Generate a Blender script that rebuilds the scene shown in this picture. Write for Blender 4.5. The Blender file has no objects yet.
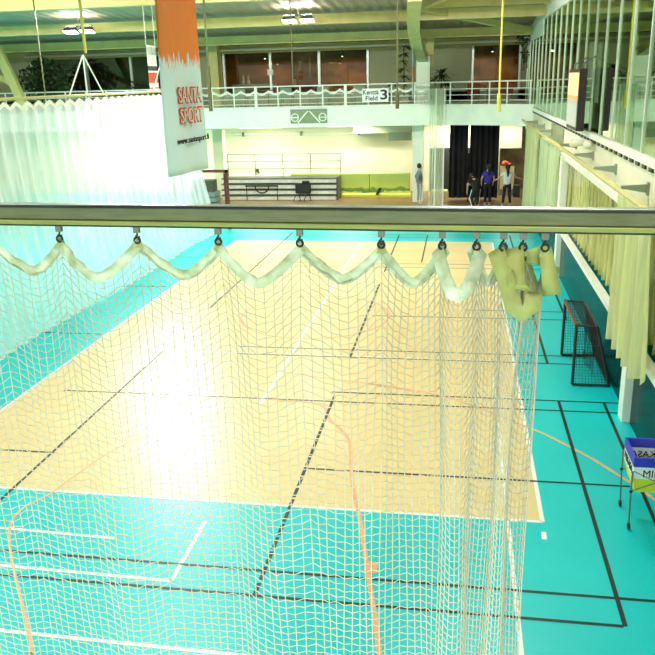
import bpy, bmesh, math, random
from mathutils import Vector, Matrix
random.seed(7)
C = bpy.context.scene.collection
SC = bpy.context.scene

# ------------------------------------------------------------------ camera
F, YAW, PIT, ROL, CAM_H = 782.1, -.1711, .3057, .0263, 5.392
cy, sy = math.cos(YAW), math.sin(YAW)
r0 = Vector((cy, -sy, 0)); fw = Vector((sy*math.cos(PIT), cy*math.cos(PIT), -math.sin(PIT)))
dn = fw.cross(r0)
rt = r0*math.cos(ROL) + dn*math.sin(ROL); dd = -r0*math.sin(ROL) + dn*math.cos(ROL)
cam_d = bpy.data.cameras.new('camera'); cam = bpy.data.objects.new('camera', cam_d); C.objects.link(cam)
M = Matrix((( rt.x, -dd.x, -fw.x, 0), (rt.y, -dd.y, -fw.y, 0), (rt.z, -dd.z, -fw.z, CAM_H), (0, 0, 0, 1)))
cam.matrix_world = M
cam_d.sensor_width = 36; cam_d.lens = F/655*36; cam_d.clip_start = .05; cam_d.clip_end = 300
SC.camera = cam

# ------------------------------------------------------------------ world, exposure
w = bpy.data.worlds.new('world'); SC.world = w; w.use_nodes = True
w.node_tree.nodes['Background'].inputs[0].default_value = (.92, 1, .88, 1)
w.node_tree.nodes['Background'].inputs[1].default_value = .75
SC.view_settings.view_transform = 'Standard'; SC.view_settings.look = 'None'
SC.view_settings.exposure = .22; SC.view_settings.gamma = 1; SC.view_settings.use_curve_mapping = False
LAMP_W = 95           # one added hall floodlight, out of view
UPLIGHT_SHARE = .2            # share of a floodlight's power given to an added uplight
NEAR_W = 50           # one added strip light under the near gallery
GLARE_W = 950        # the floodlight aimed towards the camera
LAMP_FAR_W = 260
GALLERY_W = 120        # strip lights under the far gallery

def area(name, loc, size, watt, parent=None, rot=(0, 0, 0), col=(1, 1, .93), size_y=None):
    l = bpy.data.lights.new(name, 'AREA'); l.energy = watt; l.size = size; l.color = col
    if size_y: l.shape = 'RECTANGLE'; l.size_y = size_y
    o = bpy.data.objects.new(name, l); C.objects.link(o); o.rotation_euler = rot
    if parent: o.parent = parent; o.location = Vector(loc) - parent.location
    else: o.location = loc
    return o

# ------------------------------------------------------------------ materials
def mat(name, col, rough=.6, metal=0, var=0, col2=None, vscale=6, bump=0, bscale=60, spec=.5, emit=None, estr=0, stretch=None, coat=0):
    m = bpy.data.materials.new(name); m.use_nodes = True; nt = m.node_tree; b = nt.nodes['Principled BSDF']
    b.inputs['Base Color'].default_value = (*col, 1); b.inputs['Roughness'].default_value = rough
    b.inputs['Metallic'].default_value = metal; b.inputs['Specular IOR Level'].default_value = spec
    if coat: b.inputs['Coat Weight'].default_value = coat
    tc = nt.nodes.new('ShaderNodeTexCoord')
    if var:
        n = nt.nodes.new('ShaderNodeTexNoise'); n.inputs['Scale'].default_value = vscale; n.inputs['Detail'].default_value = 5
        mp = nt.nodes.new('ShaderNodeMapping'); mp.inputs['Scale'].default_value = stretch or (1, 1, 1)
        nt.links.new(tc.outputs['Object'], mp.inputs[0]); nt.links.new(mp.outputs[0], n.inputs[0])
        r = nt.nodes.new('ShaderNodeValToRGB'); r.color_ramp.elements[0].position = .3; r.color_ramp.elements[1].position = .7
        r.color_ramp.elements[0].color = (*[c*(1-var) for c in col], 1); r.color_ramp.elements[1].color = (*[min(1, c*(1+var)) for c in col], 1)
        if col2: r.color_ramp.elements[0].color = (*col2, 1)
        nt.links.new(n.outputs[0], r.inputs[0]); nt.links.new(r.outputs[0], b.inputs['Base Color'])
    if bump:
        n = nt.nodes.new('ShaderNodeTexNoise'); n.inputs['Scale'].default_value = bscale
        nt.links.new(tc.outputs['Object'], n.inputs[0])
        bp = nt.nodes.new('ShaderNodeBump'); bp.inputs['Strength'].default_value = bump; bp.inputs['Distance'].default_value = .02
        nt.links.new(n.outputs[0], bp.inputs['Height']); nt.links.new(bp.outputs[0], b.inputs['Normal'])
    if emit: b.inputs['Emission Color'].default_value = (*emit, 1); b.inputs['Emission Strength'].default_value = estr
    return m

def mesh_cloth(name, col, opac, streak, scale, stretch):
    """fine netting seen from afar: partly open weave, denser where it folds"""
    m = bpy.data.materials.new(name); m.use_nodes = True; nt = m.node_tree; nt.nodes.clear()
    out = nt.nodes.new('ShaderNodeOutputMaterial'); mix = nt.nodes.new('ShaderNodeMixShader'); tr = nt.nodes.new('ShaderNodeBsdfTransparent')
    d = nt.nodes.new('ShaderNodeBsdfDiffuse'); t = nt.nodes.new('ShaderNodeBsdfTranslucent'); m2 = nt.nodes.new('ShaderNodeMixShader'); m2.inputs[0].default_value = .4
    d.inputs[0].default_value = (*col, 1); t.inputs[0].default_value = (*col, 1)
    nt.links.new(d.outputs[0], m2.inputs[1]); nt.links.new(t.outputs[0], m2.inputs[2])
    tc = nt.nodes.new('ShaderNodeTexCoord'); mp = nt.nodes.new('ShaderNodeMapping'); mp.inputs['Scale'].default_value = stretch
    n = nt.nodes.new('ShaderNodeTexNoise'); n.inputs['Scale'].default_value = scale; n.inputs['Detail'].default_value = 4
    nt.links.new(tc.outputs['Object'], mp.inputs[0]); nt.links.new(mp.outputs[0], n.inputs[0])
    r = nt.nodes.new('ShaderNodeMapRange'); r.inputs[1].default_value = .35; r.inputs[2].default_value = .65
    r.inputs[3].default_value = opac-streak; r.inputs[4].default_value = min(.97, opac+streak)
    nt.links.new(n.outputs[0], r.inputs[0]); nt.links.new(r.outputs[0], mix.inputs[0])
    nt.links.new(tr.outputs[0], mix.inputs[1]); nt.links.new(m2.outputs[0], mix.inputs[2]); nt.links.new(mix.outputs[0], out.inputs[0])
    return m

def glass_mat(name, tint, refl, rough=.01):
    m = bpy.data.materials.new(name); m.use_nodes = True; nt = m.node_tree; nt.nodes.clear()
    out = nt.nodes.new('ShaderNodeOutputMaterial'); mix = nt.nodes.new('ShaderNodeMixShader'); tr = nt.nodes.new('ShaderNodeBsdfTransparent')
    g = nt.nodes.new('ShaderNodeBsdfGlossy'); g.inputs['Roughness'].default_value = rough; g.inputs[0].default_value = (*tint, 1)
    tr.inputs[0].default_value = (*tint, 1); mix.inputs[0].default_value = refl
    nt.links.new(tr.outputs[0], mix.inputs[1]); nt.links.new(g.outputs[0], mix.inputs[2]); nt.links.new(mix.outputs[0], out.inputs[0])
    return m

STEEL_GREEN = mat('yellow green painted steel', (.56, .52, .19), .5, var=.1, vscale=2)
OLIVE = mat('olive painted rod', (.07, .075, .015), .5)
YELLOW_ROD = mat('yellow painted rod', (.46, .46, .07), .5)
ROOF = mat('grey corrugated roof sheet', (.40, .29, .20), .55, var=.08, vscale=1)
WHITE_PAINT = mat('white painted concrete', (.82, .88, .76), .6, var=.05, vscale=1.5)
CREAM = mat('cream painted wall', (.85, .82, .55), .7, var=.05, vscale=.8)
OLIVE_WALL = mat('olive grey wall', (.42, .44, .26), .7, var=.06, vscale=.8)
FASCIA = mat('beige fascia plaster', (.74, .73, .56), .7, var=.07, vscale=1.2)
WHITE_METAL = mat('white enamelled metal', (.85, .88, .78), .4)
SILVER = mat('silver aluminium', (.62, .68, .60), .35, metal=.6)
GALV = mat('galvanised greenish steel', (.18, .205, .11), .42, metal=.5, var=.18, vscale=9, stretch=(.5, 6, 6))
GALV_LIP = mat('steel flange with painted yellow reflection', (.33, .37, .11), .4, metal=.35, var=.12, vscale=9, stretch=(.5, 6, 6))  # yellow reflection on the lower flange put into its colour
DARK_STEEL = mat('dark steel', (.035, .04, .035), .4, metal=.6)
GREY_STEEL = mat('grey zinc plated steel', (.22, .24, .2), .4, metal=.7)
BLACK = mat('black plastic', (.012, .012, .012), .5)
CYAN = mat('turquoise sports floor', (0.0, .58, .60), .35, var=.05, vscale=.7, spec=.5)
TAN = mat('sand yellow court floor', (.80, .63, .30), .35, var=.035, vscale=.7, spec=.5)
LINE_W = mat('white court line', (.88, .92, .86), .4); LINE_K = mat('black court line', (.012, .02, .02), .45)
LINE_O = mat('orange court line', (.82, .42, .20), .45); BROWN_FLOOR = mat('brown parquet', (.26, .16, .06), .4, var=.2, vscale=3)
STRAND = mat('off white net cord', (.58, .55, .42), .6)
STRAP = mat('pale green white webbing', (.80, .92, .72), .6, var=.1, col2=(.46, .55, .28), vscale=11, bump=.3, bscale=300)
STRAP_B = mat('olive webbing', (.42, .46, .14), .6, var=.12, vscale=10, bump=.3, bscale=300)
NET_WHITE = mesh_cloth('white fine netting', (.97, .98, .96), .56, .10, 3, (1, 3, .25))
NET_EDGE = mat('white net border', (.9, .93, .85), .6)
NET_YELLOW = mesh_cloth('yellowish fine netting', (.80, .82, .33), .55, .4, 4, (1, 2.2, .10))
DRAPE = mesh_cloth('pale yellow green net drape', (.80, .83, .46), .86, .12, 5, (3, 3, .12))
DRAPE_G = mesh_cloth('pale green net drape', (.62, .74, .48), .84, .12, 5, (3, 3, .12))
PANE_R = glass_mat('greenish reflecting glass', (.72, .85, .66), .62)
PANE_B = glass_mat('dark window glass', (.8, .8, .7), .05)
BARRIER = mat('dark teal gloss board', (0, .036, .036), .2, spec=.05)
BLACK_CLOTH = mat('black curtain cloth', (.012, .010, .014), .9, var=.3, vscale=3)
LEAF = mat('dark green leaf', (.02, .055, .012), .5, var=.4, vscale=5); STEM = mat('brown stem', (.10, .07, .03), .7)
POT = mat('pale planter', (.6, .6, .5), .6)
LENS = mat('lit floodlight lens', (1, 1, 1), .3, emit=(.95, 1, 1), estr=9)
TUBE_L = mat('lit strip lamp', (1, 1, 1), .4, emit=(1, 1, .8), estr=4)
RED_FRAME = mat('dark red goal frame', (.12, .022, .014), .4); BLACK_FRAME = mat('black goal tube', (.02, .02, .02), .4)
BROWN_IN = mat('brown bar interior', (.20, .075, .012), .7, var=.7, vscale=.9, stretch=(1, 1, 2))
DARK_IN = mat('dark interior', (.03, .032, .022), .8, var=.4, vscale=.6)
SKIN = mat('skin', (.62, .36, .25), .5); HAIR = mat('dark hair', (.02, .014, .01), .6)

# ------------------------------------------------------------------ mesh builder
class MB:
    def __init__(s): s.v = []; s.f = []; s.m = []; s.cur = 0
    def add(s, vs, fs):
        b = len(s.v); s.v += [tuple(v) for v in vs]; s.f += [tuple(b+i for i in f) for f in fs]; s.m += [s.cur]*len(fs); return s
    def box(s, a, b):
        x0, y0, z0 = a; x1, y1, z1 = b
        return s.add([(x0,y0,z0),(x1,y0,z0),(x1,y1,z0),(x0,y1,z0),(x0,y0,z1),(x1,y0,z1),(x1,y1,z1),(x0,y1,z1)],
                     [(0,3,2,1),(4,5,6,7),(0,1,5,4),(1,2,6,5),(2,3,7,6),(3,0,4,7)])
    def beam(s, p, q, wd, ht, up=(0, 0, 1)):
        p = Vector(p); q = Vector(q); d = (q-p).normalized(); u = Vector(up)
        if abs(d.dot(u)) > .98: u = Vector((0, 1, 0))
        sd = d.cross(u).normalized(); u = sd.cross(d); vs = []
        for c in (p, q):
            for i, j in ((-1,-1),(1,-1),(1,1),(-1,1)): vs.append(c + sd*(i*wd/2) + u*(j*ht/2))
        return s.add(vs, [(0,1,2,3),(7,6,5,4),(0,4,5,1),(1,5,6,2),(2,6,7,3),(3,7,4,0)])
    def tube(s, pts, r, n=8, cap=True, closed=False):
        pts = [Vector(p) for p in pts]; N = len(pts); vs = []; fs = []
        rs = r if isinstance(r, (list, tuple)) else [r]*N
        prev = None
        for i, p in enumerate(pts):
            if closed: d = pts[(i+1) % N]-pts[i-1]
            else: d = pts[min(i+1, N-1)]-pts[max(i-1, 0)]
            d.normalize()
            if prev is None:
                u = Vector((0, 0, 1)) if abs(d.z) < .9 else Vector((0, 1, 0))
            else: u = prev
            u = (u - d*u.dot(d)).normalized(); prev = u; v = d.cross(u)
            for k in range(n):
                a = 2*math.pi*k/n; vs.append(p + (u*math.cos(a)+v*math.sin(a))*rs[i])
        for i in range(N if closed else N-1):
            j = (i+1) % N
            for k in range(n): fs.append((i*n+k, i*n+(k+1) % n, j*n+(k+1) % n, j*n+k))
        if cap and not closed: fs.append(tuple(range(n-1, -1, -1))); fs.append(tuple((N-1)*n+k for k in range(n)))
        return s.add(vs, fs)
    def ring(s, c, R, r, ax=(0, 1, 0), n=20, m=8):
        ax = Vector(ax).normalized(); u = ax.orthogonal().normalized(); v = ax.cross(u); c = Vector(c)
        return s.tube([c+(u*math.cos(2*math.pi*i/n)+v*math.sin(2*math.pi*i/n))*R for i in range(n)], r, m, closed=True)
    def ball(s, c, r, nu=12, nv=8):
        rx, ry, rz = r if isinstance(r, (tuple, list)) else (r, r, r); vs = []; fs = []
        for i in range(nv+1):
            t = math.pi*i/nv
            for k in range(nu):
                a = 2*math.pi*k/nu; vs.append((c[0]+rx*math.sin(t)*math.cos(a), c[1]+ry*math.sin(t)*math.sin(a), c[2]+rz*math.cos(t)))
        for i in range(nv):
            for k in range(nu): fs.append((i*nu+k, (i+1)*nu+k, (i+1)*nu+(k+1) % nu, i*nu+(k+1) % nu))
        return s.add(vs, fs)
    def grid(s, fn, nu, nv):
        vs = [fn(i/nu, j/nv) for i in range(nu+1) for j in range(nv+1)]; fs = []
        for i in range(nu):
            for j in range(nv):
                a = i*(nv+1)+j; fs.append((a, a+nv+1, a+nv+2, a+1))
        return s.add(vs, fs)
    def prism(s, pts, off):
        n = len(pts); o = Vector(off); vs = [Vector(p) for p in pts]+[Vector(p)+o for p in pts]
        return s.add(vs, [tuple(range(n)), tuple(range(2*n-1, n-1, -1))]+[(i, i+n, (i+1) % n+n, (i+1) % n) for i in range(n)])
    def build(s, name, ms, parent=None, smooth=False, bevel=0, solid=0):
        me = bpy.data.meshes.new(name); o0 = worldloc(parent)
        me.from_pydata([(x-o0[0], y-o0[1], z-o0[2]) for x, y, z in s.v], [], s.f)
        for m in (ms if isinstance(ms, (list, tuple)) else [ms]): me.materials.append(m)
        me.polygons.foreach_set('material_index', s.m)
        if smooth: me.polygons.foreach_set('use_smooth', [True]*len(s.f))
        bm = bmesh.new(); bm.from_mesh(me)
        if not solid: bmesh.ops.recalc_face_normals(bm, faces=bm.faces)
        bm.to_mesh(me); bm.free(); me.update()
        o = bpy.data.objects.new(name, me); C.objects.link(o)
        if parent: o.parent = parent
        if bevel:
            b = o.modifiers.new('bevel', 'BEVEL'); b.width = bevel; b.segments = 2; b.limit_method = 'ANGLE'
        if solid:
            b = o.modifiers.new('solid', 'SOLIDIFY'); b.thickness = solid; b.offset = 0
        return o

def worldloc(o):
    p = Vector((0, 0, 0))
    while o: p = p+Vector(o.location); o = o.parent
    return p
def tag(o, label, cat, group=None, kind=None):
    o['label'] = label; o['category'] = cat
    if group: o['group'] = group
    if kind: o['kind'] = kind
    return o
def thing(name, label, cat, loc, group=None):
    o = bpy.data.objects.new(name, None); C.objects.link(o); o.location = loc; o.empty_display_size = .1
    return tag(o, label, cat, group)
def struct(o, label=None, cat=None):
    o['kind'] = 'structure'
    if label: o['label'] = label
    if cat: o['category'] = cat
    return o
def sempty(name, loc, label=None, cat=None):
    o = bpy.data.objects.new(name, None); C.objects.link(o); o.location = loc; return struct(o, label, cat)
def copy_tree(o, parent=None):
    c = o.copy(); C.objects.link(c)
    if parent: c.parent = parent
    for ch in list(o.children): copy_tree(ch, c)
    return c
def lettering(name, body, m, parent, origin, ux, uy, height, width=None, bold=0, lift=.004):
    """text as a mesh lying in the plane spanned by ux (reading direction) and uy (up)"""
    cu = bpy.data.curves.new(name, 'FONT'); cu.body = body; cu.size = 1; cu.offset = bold; cu.extrude = .004; cu.align_x = 'CENTER'; cu.align_y = 'CENTER'
    t = bpy.data.objects.new(name, cu); C.objects.link(t); dg = bpy.context.evaluated_depsgraph_get(); dg.update()
    me = bpy.data.meshes.new_from_object(t.evaluated_get(dg)); bpy.data.objects.remove(t)
    xs = [v.co.x for v in me.vertices]; ys = [v.co.y for v in me.vertices]
    cx = (min(xs)+max(xs))/2; cyy = (min(ys)+max(ys))/2; sy_ = height/(max(ys)-min(ys)); sx_ = (width/(max(xs)-min(xs))) if width else sy_
    ux = Vector(ux).normalized(); uy = Vector(uy).normalized(); n = ux.cross(uy); o0 = worldloc(parent); og = Vector(origin)-o0
    for v in me.vertices: v.co = og + ux*((v.co.x-cx)*sx_) + uy*((v.co.y-cyy)*sy_) + n*(lift+v.co.z)
    me.materials.clear(); me.materials.append(m)
    o = bpy.data.objects.new(name, me); C.objects.link(o); o.parent = parent; return o

# ================================================================== STRUCTURE
# floor with its painted courts and lines in one mesh
fl = MB()
def strip(a, b, wd, z, mi):
    fl.cur = mi; a = Vector((*a, 0)); b = Vector((*b, 0)); d = (b-a).normalized(); n = Vector((-d.y, d.x, 0))*wd/2
    fl.add([(p.x, p.y, z) for p in (a-n, b-n, b+n, a+n)], [(0, 1, 2, 3)])
def dashed(a, b, wd, z, mi, on, off):
    a = Vector(a); b = Vector(b); L = (b-a).length; d = (b-a)/L; t = 0
    while t < L: strip(a+d*t, a+d*min(L, t+on), wd, z, mi); t += on+off
def curve_line(pts, wd, z, mi):
    fl.cur = mi; P = [Vector((*p, 0)) for p in pts]; vs = []
    for i, p in enumerate(P):
        d = (P[min(i+1, len(P)-1)]-P[max(i-1, 0)]).normalized(); n = Vector((-d.y, d.x, 0))*wd/2
        vs += [(p.x-n.x, p.y-n.y, z), (p.x+n.x, p.y+n.y, z)]
    fl.add(vs, [(2*i, 2*i+2, 2*i+3, 2*i+1) for i in range(len(P)-1)])
def spline(pts, n=8):
    P = [Vector(p) for p in pts]; P = [2*P[0]-P[1]]+P+[2*P[-1]-P[-2]]; out = []
    for i in range(1, len(P)-2):
        for k in range(n):
            t = k/n; a, b, c, d = P[i-1:i+3]
            out.append(.5*((2*b)+(c-a)*t+(2*a-5*b+4*c-d)*t*t+(-a+3*b-3*c+d)*t**3))
    return out+[P[-2]]
fl.cur = 0; fl.add([(-26, -3, 0), (7, -3, 0), (7, 41, 0), (-26, 41, 0)], [(0, 1, 2, 3)])
fl.cur = 1; fl.add([(-7.87, 9, .001), (1.14, 9, .001), (1.14, 26.8, .001), (-7.87, 26.8, .001)], [(0, 1, 2, 3)])
fl.cur = 5; fl.add([(-13, 33.6, .001), (7, 33.6, .001), (7, 41, .001), (-13, 41, .001)], [(0, 1, 2, 3)])
for a, b in (((-7.87, 9), (1.14, 9)), ((-7.87, 26.8), (1.14, 26.8)), ((-7.87, 9), (-7.87, 26.8)), ((1.14, 9), (1.14, 26.8))): strip(a, b, .055, .002, 2)
strip((-3.36, 12.3), (-3.36, 26.8), .06, .002, 2)
for y in (14.95, 20.9): dashed((-7.8, y), (1.1, y), .04, .002, 2, .12, .08)
dashed((-2.12, 7.05), (-2.12, 12.8), .05, .0045, 3, .26, .05); dashed((-2.12, 14.85), (-2.12, 21.0), .05, .0045, 3, .30, .06)
strip((-2.12, 22.3), (-2.12, 28), .045, .0045, 3); strip((-6.13, 18.2), (-6.13, 28.4), .045, .0045, 3)
strip((-6.13, 8.2), (-6.13, 14.9), .045, .0045, 3); strip((-1.1, 23.6), (-1.1, 28), .04, .0045, 3)
for y, x0, x1 in ((7.54, -7.2, 2.78), (7.08, -7.2, 1.76), (10.06, -2.12, 2.4), (10.12, -7.2, -6.1), (15.34, -4.6, 2.6), (14.88, -4.5, 2.6), (13.0, -2.2, 2.78), (12.57, -7.2, 2.78),
                  (17.85, -2.0, 2.78), (18.5, .2, 2.78), (22.9, -6.2, 2.7), (23.4, -6.2, 2.7), (27.6, -6.2, 2.6), (28.05, -6.2, 2.6)):
    strip((x0, y), (x1, y), .045, .003, 3)
for x, y0, y1 in ((1.78, 7.08, 13.02), (2.53, 7.08, 13.02), (1.78, 14.88, 18.5), (2.5, 17.9, 21.9), (1.78, 20.5, 28)): strip((x, y0), (x, y1), .05, .004, 3)
strip((.71, 5.5), (.71, 8.98), .05, .002, 2); strip((.71, 9.02), (.71, 14), .03, .002, 2)
strip((-7.5, 6.2), (-1.2, 6.14), .05, .002, 2); strip((-6, 7.26), (-3.13, 7.22), .05, .002, 2); strip((-3.13, 7.22), (-3.14, 8.5), .05, .002, 2)
strip((-5.9, 8.02), (-4.15, 7.97), .05, .002, 2); strip((1.125, 8.6), (1.13, 8.77), .06, .002, 2)
for x0, y0, x1, y1 in ((-9.6, 15.9, -8, 15.9), (-9.6, 20.2, -7.9, 20.2), (-12, 24, -8, 24)): strip((x0, y0), (x1, y1), .045, .003, 3)
curve_line(spline([(-3.2, 12.55), (-2.31, 12.39), (-2.04, 11.79), (-1.75, 11.35), (-1.58, 10.9), (-1.4, 9.8), (-1.16, 8.77), (-.96, 7.81), (-.76, 6.85), (-.6, 6.0)]), .055, .0035, 4)
curve_line(spline([(-1.6, 13.5), (-.2, 13.0), (1.16, 11.86), (1.62, 11.36), (1.99, 10.87), (2.21, 10.52), (2.58, 9.88), (2.75, 9.4)]), .05, .0035, 4)
curve_line(spline([(-4.15, 5.9), (-4.23, 6.08), (-5.63, 8.07), (-5.5, 9), (-5.2, 10.3), (-4.6, 11.3), (-3.9, 11.9)]), .035, .0035, 4)
curve_line([(-3.36+1.78*math.cos(i*math.pi/24), 17.75+1.78*math.sin(i*math.pi/24)) for i in range(49)], .05, .0035, 4)
curve_line(spline([(-3.4, 13.95), (-2.46, 13.68), (-1.55, 13.46), (-.61, 13.12)]), .04, .0035, 4)
strip((-.98, 7.76), (-.83, 7.76), .22, .0048, 4)
for y in (23.9, 25.3): strip((-7.5, y), (1.0, y), .03, .0035, 4)
struct(fl.build('floor', [CYAN, TAN, LINE_W, LINE_K, LINE_O, BROWN_FLOOR]))

# roof: corrugated sheet, rises from the far wall towards the middle of the hall
def roof_z(y): return 7.36+(36-y)*.076 if y > 18 else 7.36+18*.076-(18-y)*.076
g = MB()
NX = 33*5
def roof_pt(x, y, i): return (x, y, roof_z(y)+(.045 if (i % 4) in (1, 2) else 0))
xs = [-27+i*.0625*1.6 for i in range(345)]
for y0, y1 in ((41, 18), (18, -4)):
    vs = []; fs = []
    for i, x in enumerate(xs): vs += [roof_pt(x, y0, i), roof_pt(x, y1, i)]
    for i in range(len(xs)-1): fs.append((2*i, 2*i+2, 2*i+3, 2*i+1))
    g.add(vs, fs)
g.cur = 0; struct(g.build('ceiling', ROOF))
for k, (y, zc) in enumerate(((39.2, 6.98), (35, 7.19), (30, 7.57), (25, 7.98), (20, 8.35), (14, 8.3), (8, 7.85), (2, 7.4))):
    g = MB(); g.box((-27, y-.09, zc-.2), (7, y+.09, zc+.13)); g.box((-27, y-.16, zc-.22), (7, y+.16, zc-.17))
    struct(g.build('roof_beam', STEEL_GREEN), 'pale yellow green roof beam running across the hall', 'beam')
BRACES = (((-1.35, 29, 7.66), (2.65, 34.4, 7.1)), ((-1.2, 28.6, 7.75), (2.75, 28.6, 7.75)), ((-1.35, 28.4, 7.72), (-.2, 26.5, 7.95)))
# arched frame legs and braces in the roof
def frame_leg(x0, x1, y, z0, z1, wd=.42):
    g = MB(); n = 8; L = []
    for i in range(n+1):
        t = i/n; x = x0+(x1-x0)*(t**1.25); z = z0+(z1-z0)*t; L.append((x, z, wd*(1+.25*t)))
    for i in range(n):
        (xa, za, wa), (xb, zb, wb) = L[i], L[i+1]
        g.add([(xa-wa/2, y-.12, za), (xa+wa/2, y-.12, za), (xb+wb/2, y-.12, zb), (xb-wb/2, y-.12, zb), (xa-wa/2, y+.12, za), (xa+wa/2, y+.12, za), (xb+wb/2, y+.12, zb), (xb-wb/2, y+.12, zb)],
              [(0,1,2,3),(7,6,5,4),(0,4,5,1),(2,6,7,3),(3,7,4,0),(1,5,6,2)])
    return g
def rib_leg(p, q):
    p = Vector(p); q = Vector(q); g = MB(); n = 10; P = []
    for i in range(n+1):
        t = i/n; P.append(p+(q-p)*t+Vector((-.32*math.sin(t*math.pi)*.6, 0, .02*math.sin(t*math.pi))))
    for a, b in zip(P[:-1], P[1:]): g.beam(a, b+(b-a)*.02, .42, .34)
    return g
struct(rib_leg((-1.72, 36.2, 6.2), (-1.42, 24.5, 7.68)).build('arch_column', STEEL_GREEN), 'leaning yellow green frame leg standing on the white column', 'column')
struct(frame_leg(-1.42, -1.45, 36.55, 5.9, 7.35, .3).build('arch_column', STEEL_GREEN), 'short yellow green post behind the leaning frame leg', 'column')
struct(frame_leg(-18.9, -20.2, 33, 4.3, 7.75, .36).build('arch_column', STEEL_GREEN), 'leaning yellow green frame leg at the far left end of the gallery', 'column')
g = MB(); g.beam((-21.5, 33.2, 6.6), (-19.2, 33.2, 5.5), .15, .25)
struct(g.build('roof_brace_beam', STEEL_GREEN), 'diagonal brace beside the far left frame leg', 'beam')
for p, q in BRACES:
    g = MB(); g.beam(p, q, .2, .22); struct(g.build('roof_brace_beam', STEEL_GREEN), 'slim yellow green brace under the roof sheet', 'beam')

# far wall below the gallery
g = MB(); g.box((-26, 39.6, 0), (-1.5, 39.9, 3.5))
for x in (-11.6, -9.1, -6.6, -4.2): g.box((x-.02, 39.58, 0), (x+.02, 39.6, 3.5))
struct(g.build('wall_back', CREAM))
g = MB(); g.box((-1.5, 39.6, 2.1), (1.7, 39.9, 3.5)); struct(g.build('wall_back', CREAM))
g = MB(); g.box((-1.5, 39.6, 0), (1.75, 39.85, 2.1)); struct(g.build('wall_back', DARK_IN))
g = MB(); g.box((1.7, 38.4, 2.15), (2.8, 38.6, 3.5)); g.box((1.7, 38.4, 0), (1.82, 38.6, 2.15)); struct(g.build('wall_back', CREAM))
g = MB(); g.box((1.2, 40.4, 0), (5, 40.6, 3.4)); struct(g.build('wall_back', mat('worn brown wall', (.30, .25, .12), .7, var=.4, vscale=2)))
g = MB(); g.box((-26.2, -3, 0), (-26, 41, 8.5)); struct(g.build('wall_left', CREAM))
# gallery slab along the far wall, bending forward at its right end
slab = MB()
edge = [(-26, 35), (-1.4, 35), (.4, 34.55), (1.8, 33.8), (2.8, 33)]
poly = edge+[(2.8, 39.9), (-26, 39.9)]
slab.prism([(x, y, 3.45) for x, y in poly], (0, 0, .85)); struct(slab.build('gallery_slab', WHITE_PAINT), 'white gallery slab along the far wall', 'gallery')
g = MB(); g.box((-26, 34.93, 4.3), (-1.4, 35.12, 4.35)); struct(g.build('trim_1', WHITE_METAL))
# upper far wall with windows
UW = 39.3
for a, b, z0, z1 in ((-26, -21.9, 4.3, 7.2), (-14.53, -11.75, 4.3, 7.2), (-4.5, .4, 4.3, 7.2), (2.6, 2.9, 4.3, 7.6), (-26, 2.9, 6.93, 7.5), (-26, 2.9, 4.3, 4.75)):
    g = MB(); g.box((a, UW, z0), (b, UW+.25, z1)); struct(g.build('wall_back', OLIVE_WALL))
def window(n, x0, x1, mulls, z0, z1, y):
    e = sempty(f'window_{n}', ((x0+x1)/2, y, z0))
    g = MB(); g.box((x0, y-.05, z1-.07), (x1, y+.05, z1)); g.box((x0, y-.05, z0), (x1, y+.05, z0+.06))
    for x in (x0, x1): g.box((x-.05, y-.05, z0), (x+.05, y+.05, z1))
    g.build('window_frame', SILVER, e)
    for x in mulls: g = MB(); g.box((x-.06, y-.06, z0), (x+.06, y+.06, z1)); g.build('mullion', SILVER, e)
    ms = [x0]+mulls+[x1]
    for a, b in zip(ms[:-1], ms[1:]): g = MB(); g.box((a+.05, y+.01, z0), (b-.05, y+.02, z1)); g.build('pane', PANE_B, e)
window(1, -21.83, -14.53, [-18.85, -16.46], 4.75, 6.9, UW)
window(2, -11.62, -4.5, [-9.27, -6.86], 4.75, 6.9, UW)
window(3, .45, 2.6, [], 4.75, 6.85, UW)
g = MB(); g.tube([(-22, 39.0, 6.92), (2.6, 39.0, 6.92)], .06); struct(g.build('trim_2', WHITE_METAL))
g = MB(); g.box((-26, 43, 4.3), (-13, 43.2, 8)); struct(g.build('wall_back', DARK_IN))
g = MB(); g.box((-13, 42.6, 4.3), (-3, 42.8, 8)); struct(g.build('wall_back', BROWN_IN))
g = MB(); g.box((-1, 42.6, 4.3), (6, 42.8, 8)); struct(g.build('wall_back', BROWN_IN))
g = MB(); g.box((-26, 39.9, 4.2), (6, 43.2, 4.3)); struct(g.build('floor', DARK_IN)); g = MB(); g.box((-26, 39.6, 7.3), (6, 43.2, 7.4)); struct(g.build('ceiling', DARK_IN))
# white columns under and on the far gallery
g = MB(); g.box((-2.12, 36, 0), (-1.66, 36.45, 3.45)); struct(g.build('column', WHITE_PAINT), 'white square column under the far gallery', 'column')
g = MB(); g.box((-2.0, 36, 4.3), (-1.42, 36.45, 6.3)); struct(g.build('column', WHITE_PAINT), 'white square column standing on the far gallery', 'column')
g = MB(); g.box((-11.9, 37.5, 0), (-11.4, 38, 3.45)); struct(g.build('column', CREAM), 'cream column under the far gallery beside the hanging banner', 'column')
g = MB(); g.box((-11.9, 37.5, 4.3), (-11.4, 38, 7.4)); struct(g.build('column', STEEL_GREEN), 'green column on the far gallery behind the hanging banner', 'column')

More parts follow.
